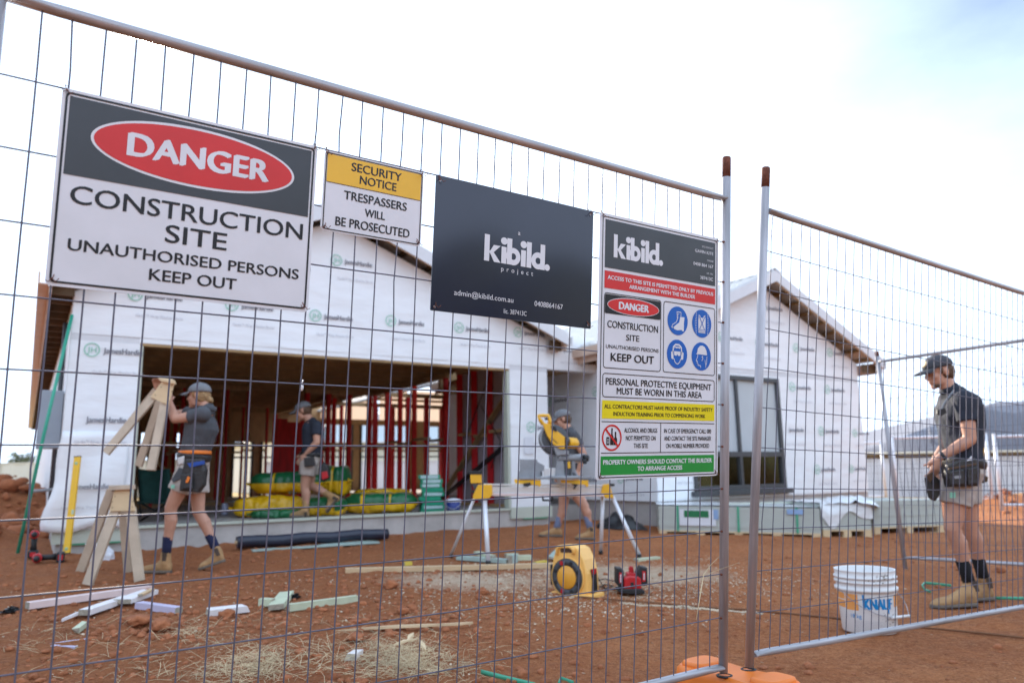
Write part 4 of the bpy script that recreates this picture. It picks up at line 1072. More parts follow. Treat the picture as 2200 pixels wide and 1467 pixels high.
stick('plank', 'long tan pine plank lying behind the yellow cable reel', 'plank', (742, 1229), (1206, 1217), .09, .038, M_plank)
stick('split_stick', 'long split yellow stick lying in the dirt, wide in the middle', 'stick', (720, 1357), (1016, 1347), .03, .012, M_plank, taper=[(0, .010), (.25, .02), (.45, .05), (.62, .045), (.75, .018), (.9, .03), (1, .012)], dz=.03)
for lb, a, b_, w in (('wide pale wood splinter sticking out of the straw', (846, 1394), (892, 1383), .03), ('upright short wood splinter above the straw heap', (876, 1384), (888, 1370), .035), ('curved wood splinter hanging at the right of the straw', (901, 1384), (915, 1408), .03)):
    stick('wood_splinter', lb, 'splinter', a, b_, w, .010, M_ply, 'wood splinters in the straw', taper=[(0, .006), (.5, w), (1, .008)], lift=.02, dz=.01)
SG = 'offcuts in the sawdust near the saw'
stick('timber_offcut', 'long blue green offcut between the legs of the saw stand', 'offcut', (985, 1200), (1092, 1208), .09, .035, M_offb, SG)
stick('timber_offcut', 'pale offcut leaning on the blue green offcut by the saw leg', 'offcut', (1024, 1196), (1060, 1206), .06, .03, M_offg, SG, lift=.03)
stick('timber_offcut', 'pale green offcut behind the upright blue offcut', 'offcut', (1086, 1195), (1112, 1194), .08, .03, M_offg, SG)
stick('timber_offcut', 'thick pale green block left of the cable reel', 'offcut', (1110, 1202), (1141, 1201), .085, .045, M_offg, SG)
stick('timber_offcut', 'small upright blue green offcut behind the tan plank', 'offcut', (1096, 1210), (1108, 1206), .045, .075, M_offb, SG)
stick('timber_offcut', 'flat grey green tile of timber touching the top of the reel', 'offcut', (1186, 1205), (1199, 1190), .075, .02, M_offb, SG, tilt=.3, lift=.02)
stick('timber_offcut', 'bright yellow offcut just left of the cable reel', 'offcut', (1148, 1212), (1173, 1208), .05, .025, M_offy, SG)
stick('timber_offcut', 'small yellow offcut behind the left end of the tan plank', 'offcut', (868, 1213), (884, 1212), .05, .03, M_offy, SG)
stick('timber_offcut', 'pale green packer under the right front leg of the saw stand', 'offcut', (1366, 1204), (1414, 1199), .07, .022, M_offg, SG)
# membrane roll on two boards
for lb, a, b_, w in (('long pale board under the dark membrane roll', (540, 1183), (812, 1165), .11), ('shorter pale board lying against the membrane roll', (690, 1172), (808, 1160), .10)):
    stick('board', lb, 'board', a, b_, w, .016, M_offb, 'boards under the membrane roll')
pa, pb = G(508, 1181), G(832, 1160); pa.z += .075; pb.z += .075
rt = thing('membrane_roll', 'dark navy membrane roll lying along the front of the slab', 'roll', tuple((pa + pb) / 2))
m = MB(); n_ = 26
m.tube([pa.lerp(pb, i / n_) + V((0, 0, .006 * math.sin(i * .7))) for i in range(n_ + 1)], [.060 + .002 * math.sin(i * 1.9) for i in range(n_ + 1)], 18); m.build('roll', M_pipe, rt)
d_ = (pb - pa).normalized(); m = MB(); m.lathe([(.052, -.004), (.020, -.004), (.018, .02)], pa, -d_, 16); m.build('core', M_plank, rt)
# ------------------------------------------------------------------ saw horses
def leg(mb, a, b_, w, h, up=(0, 1, 0)): mb.beam(a, b_, w, h, up, bev=.003)
def sawhorse(label, cat, gus, Yg, top, Yt, legs, mt):
    c = P(*legs[0][1]); t = thing('sawhorse', label, cat, tuple(c), 'timber sawhorses')
    m = MB(); m.pxprism(gus, Yg, .012, bev=.002); m.build('gusset', M_ply, t)
    m = MB()
    for x, y in ((gus[0][0]*.8 + gus[3][0]*.2, gus[0][1]*.8 + gus[3][1]*.2), (gus[0][0]*.3 + gus[3][0]*.7, gus[0][1]*.3 + gus[3][1]*.7), (gus[1][0]*.8 + gus[2][0]*.2, gus[1][1]*.8 + gus[2][1]*.2), (gus[1][0]*.3 + gus[2][0]*.7, gus[1][1]*.3 + gus[2][1]*.7)):
        for k in (-1, 1):
            q = P(x + (3 if x < (gus[0][0] + gus[1][0]) / 2 else -3), y + k*6, Yg - .0075); m.ell(q, .004, .0015, .004, nu=6, nv=4)
    m.build('nail', M_blk, t)
    m = MB(); m.prism([P(x, y, Yt[0]) for x, y in top], P(top[0][0], top[0][1], Yt[0]).lerp(P(top[0][0] + Yt[2], top[0][1] + Yt[3], Yt[1]), 1) - P(top[0][0], top[0][1], Yt[0]), bev=.003); m.build('top_board', mt, t)
    for a, b_, w in legs:
        m = MB(); leg(m, P(*a), P(*b_), w, .035); m.build('leg', M_horse, t)
    return t
hA = sawhorse('timber sawhorse standing on the dirt at the left', 'sawhorse', [(246, 1050), (279, 1049), (291, 1097), (235, 1098)], 6.10, [(233, 1043), (290, 1041), (291, 1050), (234, 1053)], (6.06, 6.62, 6, -1),
              [((250, 1092, 6.13), (188, 1256, 6.03), .075), ((281, 1090, 6.13), (300, 1248, 6.08), .072), ((240, 1052, 6.42), (172, 1231, 6.52), .07), ((262, 1060, 6.48), (276, 1228, 6.62), .07)], M_horse)
hB = sawhorse('timber sawhorse carried shoulder high by the man with the bun', 'sawhorse', [(348, 818), (374, 825), (361, 870), (323, 853)], 6.40, [(344, 812), (376, 817), (379, 826), (346, 819)], (6.36, 6.84, -6, -3),
              [((330, 853, 6.43), (227, 973, 6.30), .065), ((343, 862, 6.78), (298, 1001, 6.86), .065), ((354, 866, 6.43), (324, 1010, 6.32), .068), ((336, 838, 6.80), (252, 942, 6.92), .06)], M_ply)
# ------------------------------------------------------------------ level, pole, drills, bag beside the left wall
a, b_ = P(143, 1189, 7.42), P(167, 981, 7.60)
lv = thing('spirit_level', 'yellow spirit level leaning on the white wrapped corner', 'level', tuple(a))
dd = (b_ - a).normalized(); m = MB(); m.beam(a, b_, .062, .026, up=(0, 1, 0), bev=.003); m.build('body', M_ylevel, lv)
m = MB()
for f in (.05, .93): c = a.lerp(b_, f) + V((0, -.0145, 0)); m.lathe([(.016, -.001), (.016, .003), (.010, .0035)], c, (0, -1, 0), 16)
m.build('vial', mat('green vial', (.35, .55, .35), .2), lv)
m = MB(); c = a.lerp(b_, .42) + V((.02, -.0145, 0)); m.box(c.x - .010, c.x + .012, c.y - .003, c.y + .003, c.z - .022, c.z + .022); m.build('centre_vial', mat('pale vial', (.5, .65, .5), .2), lv)
m = MB()
for f in (0, 1): c = a.lerp(b_, f); m.beam(c - dd*.004, c + dd*.006, .064, .028, up=(0, 1, 0))
m.build('end_cap', M_blk, lv)
m = MB(); m.tube([P(38, 1188, 7.5), P(95, 930, 7.52), P(155, 676, 7.6)], .0165, 10)
tag(m.build('green_pole', M_gpole, origin=P(38, 1188, 7.5)), 'thin green plastic pole leaning up against the left eave', 'pole')
def drill(label, loc_, rotm, s=1.0):
    T = Matrix.Translation(V(loc_)) @ rotm.to_4x4() @ Matrix.Scale(s, 4)
    t = thing('cordless_drill', label, 'drill', T, 'red and black cordless drills')
    m = MB(); m.tube([(-.085, 0, .185), (-.075, 0, .185), (.02, 0, .188), (.05, 0, .19)], [.022, .034, .036, .030], 14); m.build('motor_body', M_redpl, t, local=True)
    m = MB(); m.tube([(.05, 0, .19), (.085, 0, .19), (.10, 0, .19)], [.024, .020, .011], 12); m.cyl((.10, 0, .19), (.125, 0, .19), .005, 8); m.build('chuck', M_blk, t, local=True)
    m = MB(); m.tube([(-.012, 0, .165), (-.022, 0, .10), (-.018, 0, .055)], [(.020, .024), (.017, .021), (.022, .028)], 12); m.build('handle', M_blk, t, local=True)
    m = MB(); m.box(-.07, .055, -.038, .038, .0, .058, bev=.010); m.build('battery', M_blk, t, local=True)
    m = MB(); m.box(-.072, -.0695, -.018, .018, .012, .046); m.box(.0545, .0575, -.02, .02, .012, .046); m.build('battery_mark', M_redpl, t, local=True)
    return t
q = G(70, 1197); drill('red and black drill standing on its battery by the slab corner', (q.x, q.y, q.z + .0), Matrix.Rotation(R(-60), 3, 'Z'), 1.15)
q = G(122, 1206); drill('red and black drill lying on its side in front of the level', (q.x + .07, q.y, q.z + .045), Matrix.Rotation(R(10), 3, 'Z') @ Matrix.Rotation(R(90), 3, 'X') @ Matrix.Rotation(R(-70), 3, 'Y'), 1.15)
# crumpled bag
q = G(212, 1206); bm_ = MB(); rr = random.Random(8)
bm_.box(q.x - .12, q.x + .10, q.y - .02, q.y + .12, q.z - .01, q.z + .16, Matrix.Translation(q) @ Matrix.Rotation(R(14), 4, 'Z') @ Matrix.Translation(-q)); bmesh.ops.subdivide_edges(bm_.bm, edges=bm_.bm.edges, cuts=5, use_grid_fill=True)
for v in bm_.bm.verts:
    v.co += V((rr.gauss(0, .006), rr.gauss(0, .006), rr.gauss(0, .006))) + V((0, 0, -.09 * max(0, v.co.x - q.x + .02) / .1))
tag(bm_.build('paper_bag', M_paper, origin=q), 'crumpled white paper bag on the dirt behind the sawhorse', 'bag')
# stub pipes and black sheet in the spoil on the left
for lb, x, y0, y1, Y, r_ in (('grey vertical pipe stub standing in the spoil at far left', 24, 1029, 1090, 12.0, .045), ('short grey pipe stub at the very left edge', 3, 1065, 1110, 11.2, .05)):
    m = MB(); m.cyl(P(x, y1, Y), P(x + 1, y0, Y), r_, 12); tag(m.build('pipe_stub', M_lgrey, origin=P(x, y1, Y)), lb, 'pipe', 'grey pipe stubs')
def sheet(name, label, cat, pts, Y0, Y1, mt, h, seed):   # crumpled sheet on the ground
    rr = random.Random(seed); m = MB(); n = 15; a = G(*pts[0]); b_ = G(*pts[1]); w = b_ - a
    vs = [[None]*(n+1) for _ in range(n+1)]
    for i in range(n + 1):
        for j in range(n + 1):
            f, g = i/n, j/n; p = a + w * f + V((0, Y1 * g, 0))
            p.z = gz(p.x, p.y) + .004 + h * math.sin(math.pi*f)**.8 * math.sin(math.pi*g)**.8 * (.6 + .6 * noise.noise(V((f*4, g*4, seed)))) 
            vs[i][j] = m.bm.verts.new(p + V((rr.gauss(0, .01), rr.gauss(0, .01), 0)))
    for i in range(n):
        for j in range(n): m.bm.faces.new((vs[i][j], vs[i+1][j], vs[i+1][j+1], vs[i][j+1])).smooth = True
    o = m.build(name, mt, origin=a); return tag(o, label, cat)
sheet('plastic_sheet', 'black plastic sheet draped on the spoil left of the house corner', 'sheet', ((10, 1150), (84, 1146)), 0, .7, M_dplas, .33, 3)
sheet('plastic_sheet', 'crumpled black plastic sheet at the foot of the entry recess', 'sheet', ((1288, 1136), (1394, 1139)), 0, .55, M_dplas, .26, 6)
sheet('black_rag', 'small black rag on the dirt at the left edge', 'rag', ((-4, 1318), (27, 1316)), 0, .10, M_dplas, .03, 7)
sheet('black_lump', 'small shiny black lump beside the tilted green board', 'lump', ((624, 1287), (638, 1286)), 0, .06, M_dplas, .045, 9)

# ------------------------------------------------------------------ things on the garage slab
def slabpt(x, y): r = ray(x, y); z = HA.z + .222; return V((0, 0, CZ)) + r * ((z - CZ) / r.z)
def bag(label, x0, x1, yb, yt, Y, dep, low, high, band=(.3, .72), twist=0., split=.5):
    a, b_ = P(x0, yb, Y), P(x1, yb, Y); L_ = (b_ - a).length; H_ = P(x0, yt, Y).z - a.z
    M = frame(b_ - a, (-E1v.y*0 + 0, 1, 0), (a + b_) / 2); t = thing('insulation_bag', label, 'bag', zrot(math.atan2((b_-a).y, (b_-a).x) + twist, (a + b_) / 2), 'bags of insulation batts')
    nu, nv = 40, 24; rr = random.Random(len(label))
    def pt(i, j):
        u_ = i / nu * 2 - 1; a_ = j / nv * 2 * math.pi; e = max(0, 1 - abs(u_)**5)**.5
        ca, sa = math.cos(a_), math.sin(a_)
        y = math.copysign(abs(ca)**.55, ca) * dep/2 * e; z = H_/2 + math.copysign(abs(sa)**.6, sa) * H_/2 * (e if e > .12 else .12)
        nz_ = noise.fractal(V((u_*3.0, ca*1.6, sa*1.6 + len(label))), 1., 2., 4)
        k = 1 + .17 * nz_
        for bb in band: k -= .06 * math.exp(-((u_ + 1)/2 - bb)**2 / .0006)
        return V((u_ * L_/2 * (1 + .015*nz_), y * k, H_/2 + (z - H_/2) * k))
    m = MB(); vs = [[m.bm.verts.new(pt(i, j)) for j in range(nv)] for i in range(nu + 1)]
    for i in range(nu):
        for j in range(nv):
            f = m.bm.faces.new((vs[i][j], vs[i+1][j], vs[i+1][(j+1) % nv], vs[i][(j+1) % nv])); f.smooth = True
            c = f.calc_center_median(); isband = any(abs((i + .5)/nu - bb) < .022 for bb in band)
            f.material_index = 0 if isband or c.z < H_ * split else 1
    m.bm.faces.new(vs[0][::-1]); m.bm.faces.new(vs[-1])
    m.build('bag_film', [low, high], t, local=True)
    m = MB()                                 # pale printed patch on the side
    for i in range(22, 30):
        for j in range(15, 19):
            if (i + j) % 3 and (i*7 + j*3) % 5: p4 = [pt(i, j), pt(i+1, j), pt(i+1, j+1), pt(i, j+1)]; m.face([p + V((0, -.004, 0)) for p in p4])
    if len(m.bm.faces): m.build('printed_patch', M_boxw, t, local=True)
    m = MB()                                 # crimped ends
    for s in (-1, 1):
        m.prism([(s*L_/2*.97, -dep*.28, H_*.40), (s*L_/2*1.05, -dep*.34, H_*.46), (s*L_/2*1.05, dep*.34, H_*.50), (s*L_/2*.97, dep*.28, H_*.46)], (0, 0, .02))
    m.build('crimped_end', low, t, local=True)
bag('yellow insulation bag lying lowest at the left of the heap', 505, 655, 1112, 1064, 10.0, .55, M_bagy, M_bagy, (.35, .8))
bag('green and yellow insulation bag on top at the left of the heap', 540, 700, 1060, 1014, 10.25, .55, M_bagy, M_bagg, (.36,))
bag('green and yellow insulation bag standing up behind the walking man', 690, 752, 1066, 1000, 10.6, .5, M_bagy, M_bagg, (.5,), split=.55)
bag('small crumpled green insulation bag under the walking man', 640, 745, 1109, 1068, 10.15, .5, M_bagy, M_bagg, (.2, .8), split=.4)
bag('green and yellow insulation bag lying low at the right of the heap', 738, 897, 1102, 1058, 10.5, .5, M_bagy, M_bagg, (.30, .66))
bag('flat yellow insulation bag behind the right hand bag', 760, 880, 1072, 1049, 11.1, .5, M_bagy, M_bagy, (.5,))
bag('dark green insulation bag beneath the lowest yellow bag', 540, 652, 1114, 1092, 9.75, .4, M_bagg, M_bagg, (.25, .6))
yb_ = 1102.; rr = random.Random(5)
for i in range(9):
    h_ = 9.2; dx = rr.uniform(-3.5, 3.5); lab = i in (4, 6, 7, 8) or i == 1
    w_ = 23 if i > 1 else 25
    c0, c1 = P(926 - w_ + dx, yb_, 10.55), P(926 + w_ + dx, yb_, 10.55); ht = P(926, yb_ - h_, 10.55).z - c0.z
    tb = thing('green_box', 'flat green box, %s in the stack of nine beside the bags' % ('lowest', 'second from bottom', 'third from bottom', 'fourth from bottom', 'middle one', 'fourth from top', 'third from top', 'second from top', 'topmost')[i], 'box', zrot(HROT * .3 + rr.uniform(-.12, .12), (c0 + c1) / 2), 'stack of flat green boxes')
    W_ = (c1 - c0).length; m = MB(); m.box(-W_/2, W_/2, -.11, .11, .0006, ht - .0006, bev=.003); m.build('carton', M_boxg, tb, local=True)
    if lab: m = MB(); m.box(-W_*.40, W_*.40, -.1125, -.1105, ht*.15, ht*.85); m.build('label', M_boxw, tb, local=True)
    yb_ -= h_
q = slabpt(974, 1099); tb = thing('bucket', 'small blue bucket with a white top on the garage slab', 'bucket', tuple(q))
m = MB(); m.lathe([(.075, 0), (.085, .004), (.10, .13)], q, n=20); m.build('pail', M_blue, tb); m = MB(); m.lathe([(.102, .13), (.106, .135), (.106, .155), (.06, .175), (.02, .18)], q, n=20); m.build('lid', M_white, tb)
m = MB(); m.tube([q + V((.105*math.cos(a_), -.105*math.sin(a_)*.9 - .01, .135 - .09*math.sin(a_))) for a_ in [math.pi*i/10 for i in range(11)]], .003, 5); m.build('handle', M_white, tb)
q = slabpt(482, 1106); m = MB(); m.lathe([(.042, 0), (.045, .004), (.045, .13), (.036, .145), (.036, .16)], q, n=16); tag(m.build('tin', mat('pale blue tin', (.36, .38, .50), .4, var=.3, scale=30), origin=q), 'small pale tin standing left of the insulation bags', 'tin')
q = slabpt(330, 1104); q = P(330, 1096, 9.6); cc = thing('camp_chair', 'dark green canvas camp chair in the shade of the garage', 'chair', (q.x, q.y, HA.z + .22))
m = MB(); vs = []
for j in range(7):
    vs.append([P(297 + 66*i/6 + j*1.0, 1006 + j*12 + 4*math.sin(i/6*math.pi), 9.6 - .02*j + .05*math.sin(i/6*math.pi)) for i in range(7)])
vv = [[m.bm.verts.new(p) for p in r_] for r_ in vs]
for a_, b2 in zip(vv, vv[1:]):
    for i in range(6): m.bm.faces.new((a_[i], a_[i+1], b2[i+1], b2[i])).smooth = True
o = m.build('canvas_back', M_camp, cc); o.modifiers.new('s', 'SOLIDIFY').thickness = .01
m = MB(); m.prism([P(303, 1076, 9.5), P(366, 1078, 9.5), P(360, 1080, 9.05), P(296, 1078, 9.05)], (0, 0, -.012)); m.build('canvas_seat', M_camp, cc)
for a_, b2 in (((297, 1006, 9.62), (302, 1110, 9.62)), ((364, 1008, 9.62), (366, 1110, 9.62)), ((300, 1078, 9.1), (364, 1116, 9.5)), ((362, 1078, 9.1), (302, 1118, 9.3))):
    m = MB(); m.cyl(P(*a_), P(*b2), .012, 8); m.build('leg', M_blk, cc)
# ------------------------------------------------------------------ board stacks on pallets in front of the right wing
def stack(label, plabel, xl, xr, yg, dep, h, seed, ymid=None, wrap=True, straps=(), top=M_plast, drop=.02):
    a, b_ = G(xl, yg), G(xr, yg + (ymid or 0)); d = (b_ - a); z0 = min(a.z, b_.z) - .01; a.z = b_.z = z0; L_ = d.length
    M = frame(d, (-d.y, d.x, 0), a); t = thing('pallet', plabel, 'pallet', M, 'timber pallets under the boards')
    n = max(2, int(L_ / .45))
    m = MB(); [m.box(0, L_, y, y + .10, .0, .018) for y in (.0, dep*.5 - .05, dep - .10)]; m.build('bottom_board', M_ply, t, local=True)
    for i in range(n + 1):
        x = (L_ - .10) * i / n; m = MB(); m.box(x, x + .10, 0.003, dep - .003, .018, .088, bev=.003); m.build('bearer', M_ply, t, local=True)
    m = MB(); k = 6
    for i in range(k): y = (dep - .10) * i / (k - 1); m.box(0, L_, y, y + .10, .0885, .106)
    m.build('deck_board', M_ply, t, local=True)
    s = thing('board_stack', label, 'board stack', M, 'stacks of grey green wall boards')
    m = MB(); q = int(h / .022); rr = random.Random(seed)
    for i in range(q):
        z = .107 + i * h / q; e = rr.uniform(-.004, .004); m.box(.0 + e, L_ + e, .004 + e, dep - .01, z, z + h/q - .0018)
    m.build('board', M_board, s, local=True)
    if wrap:                                 # loose clear wrapping on the top
        m = MB(); nx_, ny_ = 34, 14; vs = []
        for i in range(nx_ + 1):
            row = []
            for j in range(-2 if drop > .1 else 0, ny_ + 1):
                x = -.02 + (L_ + .04) * i / nx_; y = dep * max(j, 0) / ny_ ; z = .109 + h + .010 + (.02 if drop > .1 else .006) * noise.fractal(V((x*5, y*5, seed)), 1., 2., 4)
                if j < 0: y = -.012 + .010 * noise.noise(V((x*7, j, seed))); z = .109 + h - (-j) * h * drop * (.8 + .9*noise.noise(V((x*4, 1., seed))))
                row.append(m.bm.verts.new((x, y, z)))
            vs.append(row)
        for i in range(nx_):
            for j in range(len(vs[0]) - 1): m.bm.faces.new((vs[i][j], vs[i+1][j], vs[i+1][j+1], vs[i][j+1])).smooth = True
        m.build('wrapping', top, s, local=True)
    for x in straps:
        m = MB(); m.box(L_*x - .012, L_*x + .012, -.012, dep + .006, .100, .107 + h + .004); m.build('strap', M_gstrip, s, local=True)
    return s, L_, M
s_, L_, M_ = stack('long stack of grey green boards with a green label and straps', 'pallet under the long labelled board stack', 1416, 1764, 1145, 1.25, .30, 2, ymid=8, straps=(.12, .5, .86))
m = MB(); m.box(L_*.13, L_*.36, -.016, -.0125, .17, .37); m.build('label_sleeve', M_white, s_, local=True)
m = MB(); m.box(L_*.16, L_*.315, -.0185, -.0165, .27, .355); m.build('green_label', mat('dark green label', (.01, .16, .06), .4), s_, local=True)
m = MB(); m.box(L_*.345, L_*.375, -.0185, -.0165, .25, .37); m.box(L_*.80, L_*.90, -.0165, -.0125, .33, .39); m.build('blue_tag', mat('pale blue tag', (.25, .38, .62), .5), s_, local=True)
m = MB(); m.beam((L_*.45, .1, .44), (L_*1.05, .9, .452), .035, .02); m.build('edge_strip', M_fcem, s_, local=True)
stack('short stack of boards half hidden in wrinkled clear plastic', 'pallet under the plastic draped short stack', 1770, 1874, 1153, 1.1, .31, 4, ymid=-1, drop=.34)
s2_, L2, M2 = stack('low stack of pale boards behind the tilted panel post', 'pallet under the low stack behind the tilted panel post', 1880, 2030, 1147, 1.2, .33, 5, ymid=-6, wrap=False)
m = MB(); rs = []
nx_, ny_ = 16, 10; vs = []                    # a billow of loose plastic over the short stack
a = P(1775, 1060, 9.75)
for i in range(nx_ + 1):
    row = []
    for j in range(ny_ + 1):
        f, g = i/nx_, j/ny_
        p = P(1755 + 135*f, 1092 - 0*g, 9.45 + .9*g); p.z += .015 + (.20 * math.sin(math.pi*f)**.7 * math.sin(math.pi*(.15 + .8*g)) * (.7 + .5*noise.noise(V((f*5, g*5, 2.)))) + .03*noise.fractal(V((f*9, g*9, 1.)), 1., 2., 3))
        row.append(m.bm.verts.new(p))
    vs.append(row)
for i in range(nx_):
    for j in range(ny_): m.bm.faces.new((vs[i][j], vs[i+1][j], vs[i+1][j+1], vs[i][j+1])).smooth = True
tag(m.build('plastic_wrap', M_plast, origin=P(1800, 1092, 9.6)), 'billow of loose clear plastic on top of the short board stack', 'plastic wrap')

# ------------------------------------------------------------------ the mitre saw and its stand
def bl_(name, pts, Y, t_, mt, par, bev=.004): m = MB(); m.pxprism(pts, Y, t_, bev); return m.build(name, mt, par)
q = G(1045, 1213); st = thing('saw_stand', 'folding silver saw stand with yellow brackets and white legs', 'saw stand', (q.x + .6, q.y + .3, q.z))
YL, YR = 7.25, 7.66
A_, B_ = P(1036, 1051, YL), P(1312, 1053, YR); dB = (B_ - A_).normalized(); upB = V((0, 0, 1))
m = MB()
for dz, hh_ in ((.045, .018), (-.045, .030), (0., .055)): m.beam(A_ + upB*dz, B_ + upB*dz, .075 if hh_ != .055 else .05, hh_, bev=.002)
m.build('rail', M_alu, st)
m = MB(); m.beam(A_ + V((0, -.042, -.045)), B_ + V((0, -.042, -.045)), .004, .022); m.build('rail_stripe', M_offp, st)
bl_('bracket', [(1016, 1064), (1027, 1041), (1057, 1040), (1058, 1062), (1051, 1070), (1016, 1072)], YL - .02, .10, M_yel, st)
bl_('work_stop', [(1010, 1019), (1034, 1018), (1035, 1037), (1011, 1038)], YL, .07, M_yel, st)
bl_('stop_clamp', [(1007, 1011), (1037, 1011), (1036, 1019), (1008, 1019)], YL, .08, M_blk, st); bl_('stop_column', [(1013, 1038), (1029, 1037), (1027, 1050), (1018, 1050)], YL, .05, M_dgrey, st)
bl_('lock_lever', [(1014, 1052), (1028, 1050), (1028, 1055), (1020, 1060), (1014, 1058)], YL - .05, .03, M_blk, st)
bl_('bracket', [(1295, 1041), (1309, 1039), (1319, 1069), (1303, 1070), (1291, 1058)], YR - .02, .10, M_yel, st)
bl_('bracket', [(1281, 1052), (1297, 1050), (1298, 1064), (1282, 1064)], YR + .04, .07, M_yel, st); bl_('lock_lever', [(1312, 1038), (1321, 1039), (1320, 1044), (1311, 1044)], YR - .03, .05, M_blk, st)
f1_, f2_, f3_, f4_ = G(1049, 1214), G(969, 1199), G(1374, 1199), G(1291, 1191)
for a, b_, r_ in ((P(1041, 1070, YL - .03), f1_, .021), (P(1019, 1070, YL + .03), f2_, .016), (P(1316, 1067, YR - .03), f3_, .019), (P(1295, 1064, YR + .05), f4_, .018)):
    m = MB(); m.tube([a, b_ + V((0, 0, .03))], [(r_, r_*.8)] * 2, 12); lg = m.build('leg', M_alupaint, st)
    m = MB(); d_ = (b_ - a).normalized(); m.tube([b_ + V((0, 0, .03)) - d_*.012, b_ + V((0, 0, .008))], [r_*1.15, r_*1.2], 10); m.build('rubber_foot', M_blk, st).parent = lg
bl_('carry_handle', [(1164, 1065), (1168, 1065), (1168, 1072), (1184, 1073), (1184, 1066), (1188, 1066), (1188, 1077), (1165, 1076)], 7.5, .03, M_blk, st)
# saw
YS = 7.46
def c1(*pts): return [(1080 + .1909*x, 780 + .1909*y) for x, y in pts]
ms = thing('mitre_saw', 'yellow and grey mitre saw tilted open on the saw stand', 'mitre saw', tuple(P(1190, 1030, YS)))
bl_('mount', c1((128, 1305), (428, 1312), (432, 1375), (412, 1392), (398, 1372), (140, 1352)), YS - .06, .09, M_yel, ms)
bl_('mount', c1((652, 1312), (962, 1314), (968, 1380), (950, 1396), (930, 1368), (660, 1345)), YS - .06, .09, M_yel, ms)
bl_('mount_lever', c1((232, 1352), (310, 1340), (318, 1372), (280, 1390), (234, 1385)), YS - .12, .03, M_blk, ms); bl_('mount_lever', c1((770, 1355), (850, 1360), (835, 1385), (808, 1420), (790, 1410), (805, 1385)), YS - .12, .03, M_blk, ms)
m = MB(); pc = P(1194, 1026, YS); m.box(pc.x - .36, pc.x + .34, pc.y - .12, pc.y + .14, pc.z - .012, pc.z + .012, bev=.006); m.lathe([(.155, -.014), (.16, .0), (.155, .018)], pc + V((.08, -.03, 0)), n=28); m.build('table', M_lgrey, ms)
bl_('fence', c1((190, 1078), (380, 1082), (398, 1112), (470, 1150), (470, 1210), (430, 1215), (430, 1300), (172, 1300), (176, 1215), (190, 1210)), YS + .05, .035, M_lgrey, ms)
bl_('fence_clamp', c1((180, 1285), (270, 1285), (262, 1310), (190, 1310)), YS, .05, M_blk, ms)
bl_('fence', c1((462, 1180), (600, 1178), (600, 1290), (462, 1292)), YS + .05, .035, M_alu, ms)
bl_('fence_gap', c1((430, 1215), (446, 1215), (446, 1270), (430, 1270)), YS + .03, .04, M_dgrey, ms)
bl_('pivot_column', c1((612, 1075), (672, 1060), (690, 1130), (700, 1280), (590, 1285), (600, 1180)), YS + .02, .09, M_lgrey, ms, .008)
bl_('pivot_column', c1((772, 1060), (812, 1070), (820, 1200), (860, 1285), (770, 1285), (775, 1180)), YS + .05, .07, M_lgrey, ms, .008)
bl_('bevel_lock', c1((690, 1110), (762, 1100), (768, 1200), (735, 1275), (700, 1270)), YS + .01, .05, M_dgrey, ms); bl_('bevel_marker', c1((728, 1110), (758, 1105), (765, 1180), (735, 1185)), YS - .02, .02, M_yel, ms)
bl_('dust_foot', c1((800, 1225), (850, 1275), (870, 1300), (790, 1300)), YS - .02, .08, M_dgrey, ms)
m = MB(); m.tube([P(1199, 983, YS - .02), P(1238, 983, YS + .04), P(1256, 983, YS + .07)], [.034, .036, .044], 14); m.build('slide_rail', M_lgrey, ms)
m = MB(); m.tube([P(1202, 989, YS + .05), P(1252, 990, YS + .09)], [.022, .022], 12); m.build('slide_rail', M_alu, ms)
m = MB(); m.cyl(P(1253, 984, YS), P(1262, 984, YS + .02), .036, 14); m.cyl(P(1252, 991, YS - .03), P(1260, 991, YS - .03), .022, 12); m.build('lock_knob', M_blk, ms)
# blade guard, arm, handle loop, motor
gc = P(1189, 944, YS + .02)
m = MB(); m.lathe([(.02, -.026), (.06, -.034), (.140, -.030), (.148, -.022), (.148, .022), (.140, .030), (.06, .034), (.02, .026)], gc, (.25, -1, .12), 36); m.build('blade_guard', M_dgrey, ms)
m = MB(); m.lathe([(.03, -.004), (.135, -.002), (.135, .002), (.03, .004)], gc + V((.006, .05, -.03)), (.25, -1, .12), 40); m.build('blade', M_alu, ms)
m = MB(); ax_ = V((.25, -1, .12)).normalized(); tA = ax_.cross(V((0, 0, 1))).normalized(); tB = tA.cross(ax_)
m.tube([gc - ax_*(-.01) + (tA*math.cos(a_) + tB*math.sin(a_))*.135 for a_ in [R(-40 + 12*i) for i in range(12)]], [(.03, .014)]*12, 8); m.build('upper_guard', M_lgrey, ms)
bl_('arm', c1((440, 660), (545, 690), (600, 752), (700, 830), (700, 965), (640, 962), (560, 905), (500, 815), (455, 700)), YS - .05, .07, M_yel, ms, .008)
m = MB()
hp = [P(x, y, YS - .05) for x, y in c1((455, 690), (418, 630), (402, 590), (450, 588), (515, 590), (530, 640), (528, 700))]
m.tube(hp, [(.030, .02), (.026, .019), (.022, .018), (.022, .018), (.024, .018), (.030, .02), (.034, .02)], 10); m.build('handle', M_yel, ms)
bl_('trigger', c1((470, 612), (512, 612), (512, 636), (482, 642)), YS - .05, .025, M_blk, ms, .002)
m = MB(); m.tube([P(1219, 951, YS - .02), P(1223, 951, YS), P(1236, 952, YS + .05), P(1240, 952, YS + .06)], [.045, .054, .052, .038], 18); m.build('motor', M_yel, ms)
m = MB(); m.tube([P(1212, 948, YS - .03), P(1219, 950, YS - .02)], [.05, .05], 18); m.build('motor_collar', M_dgrey, ms)
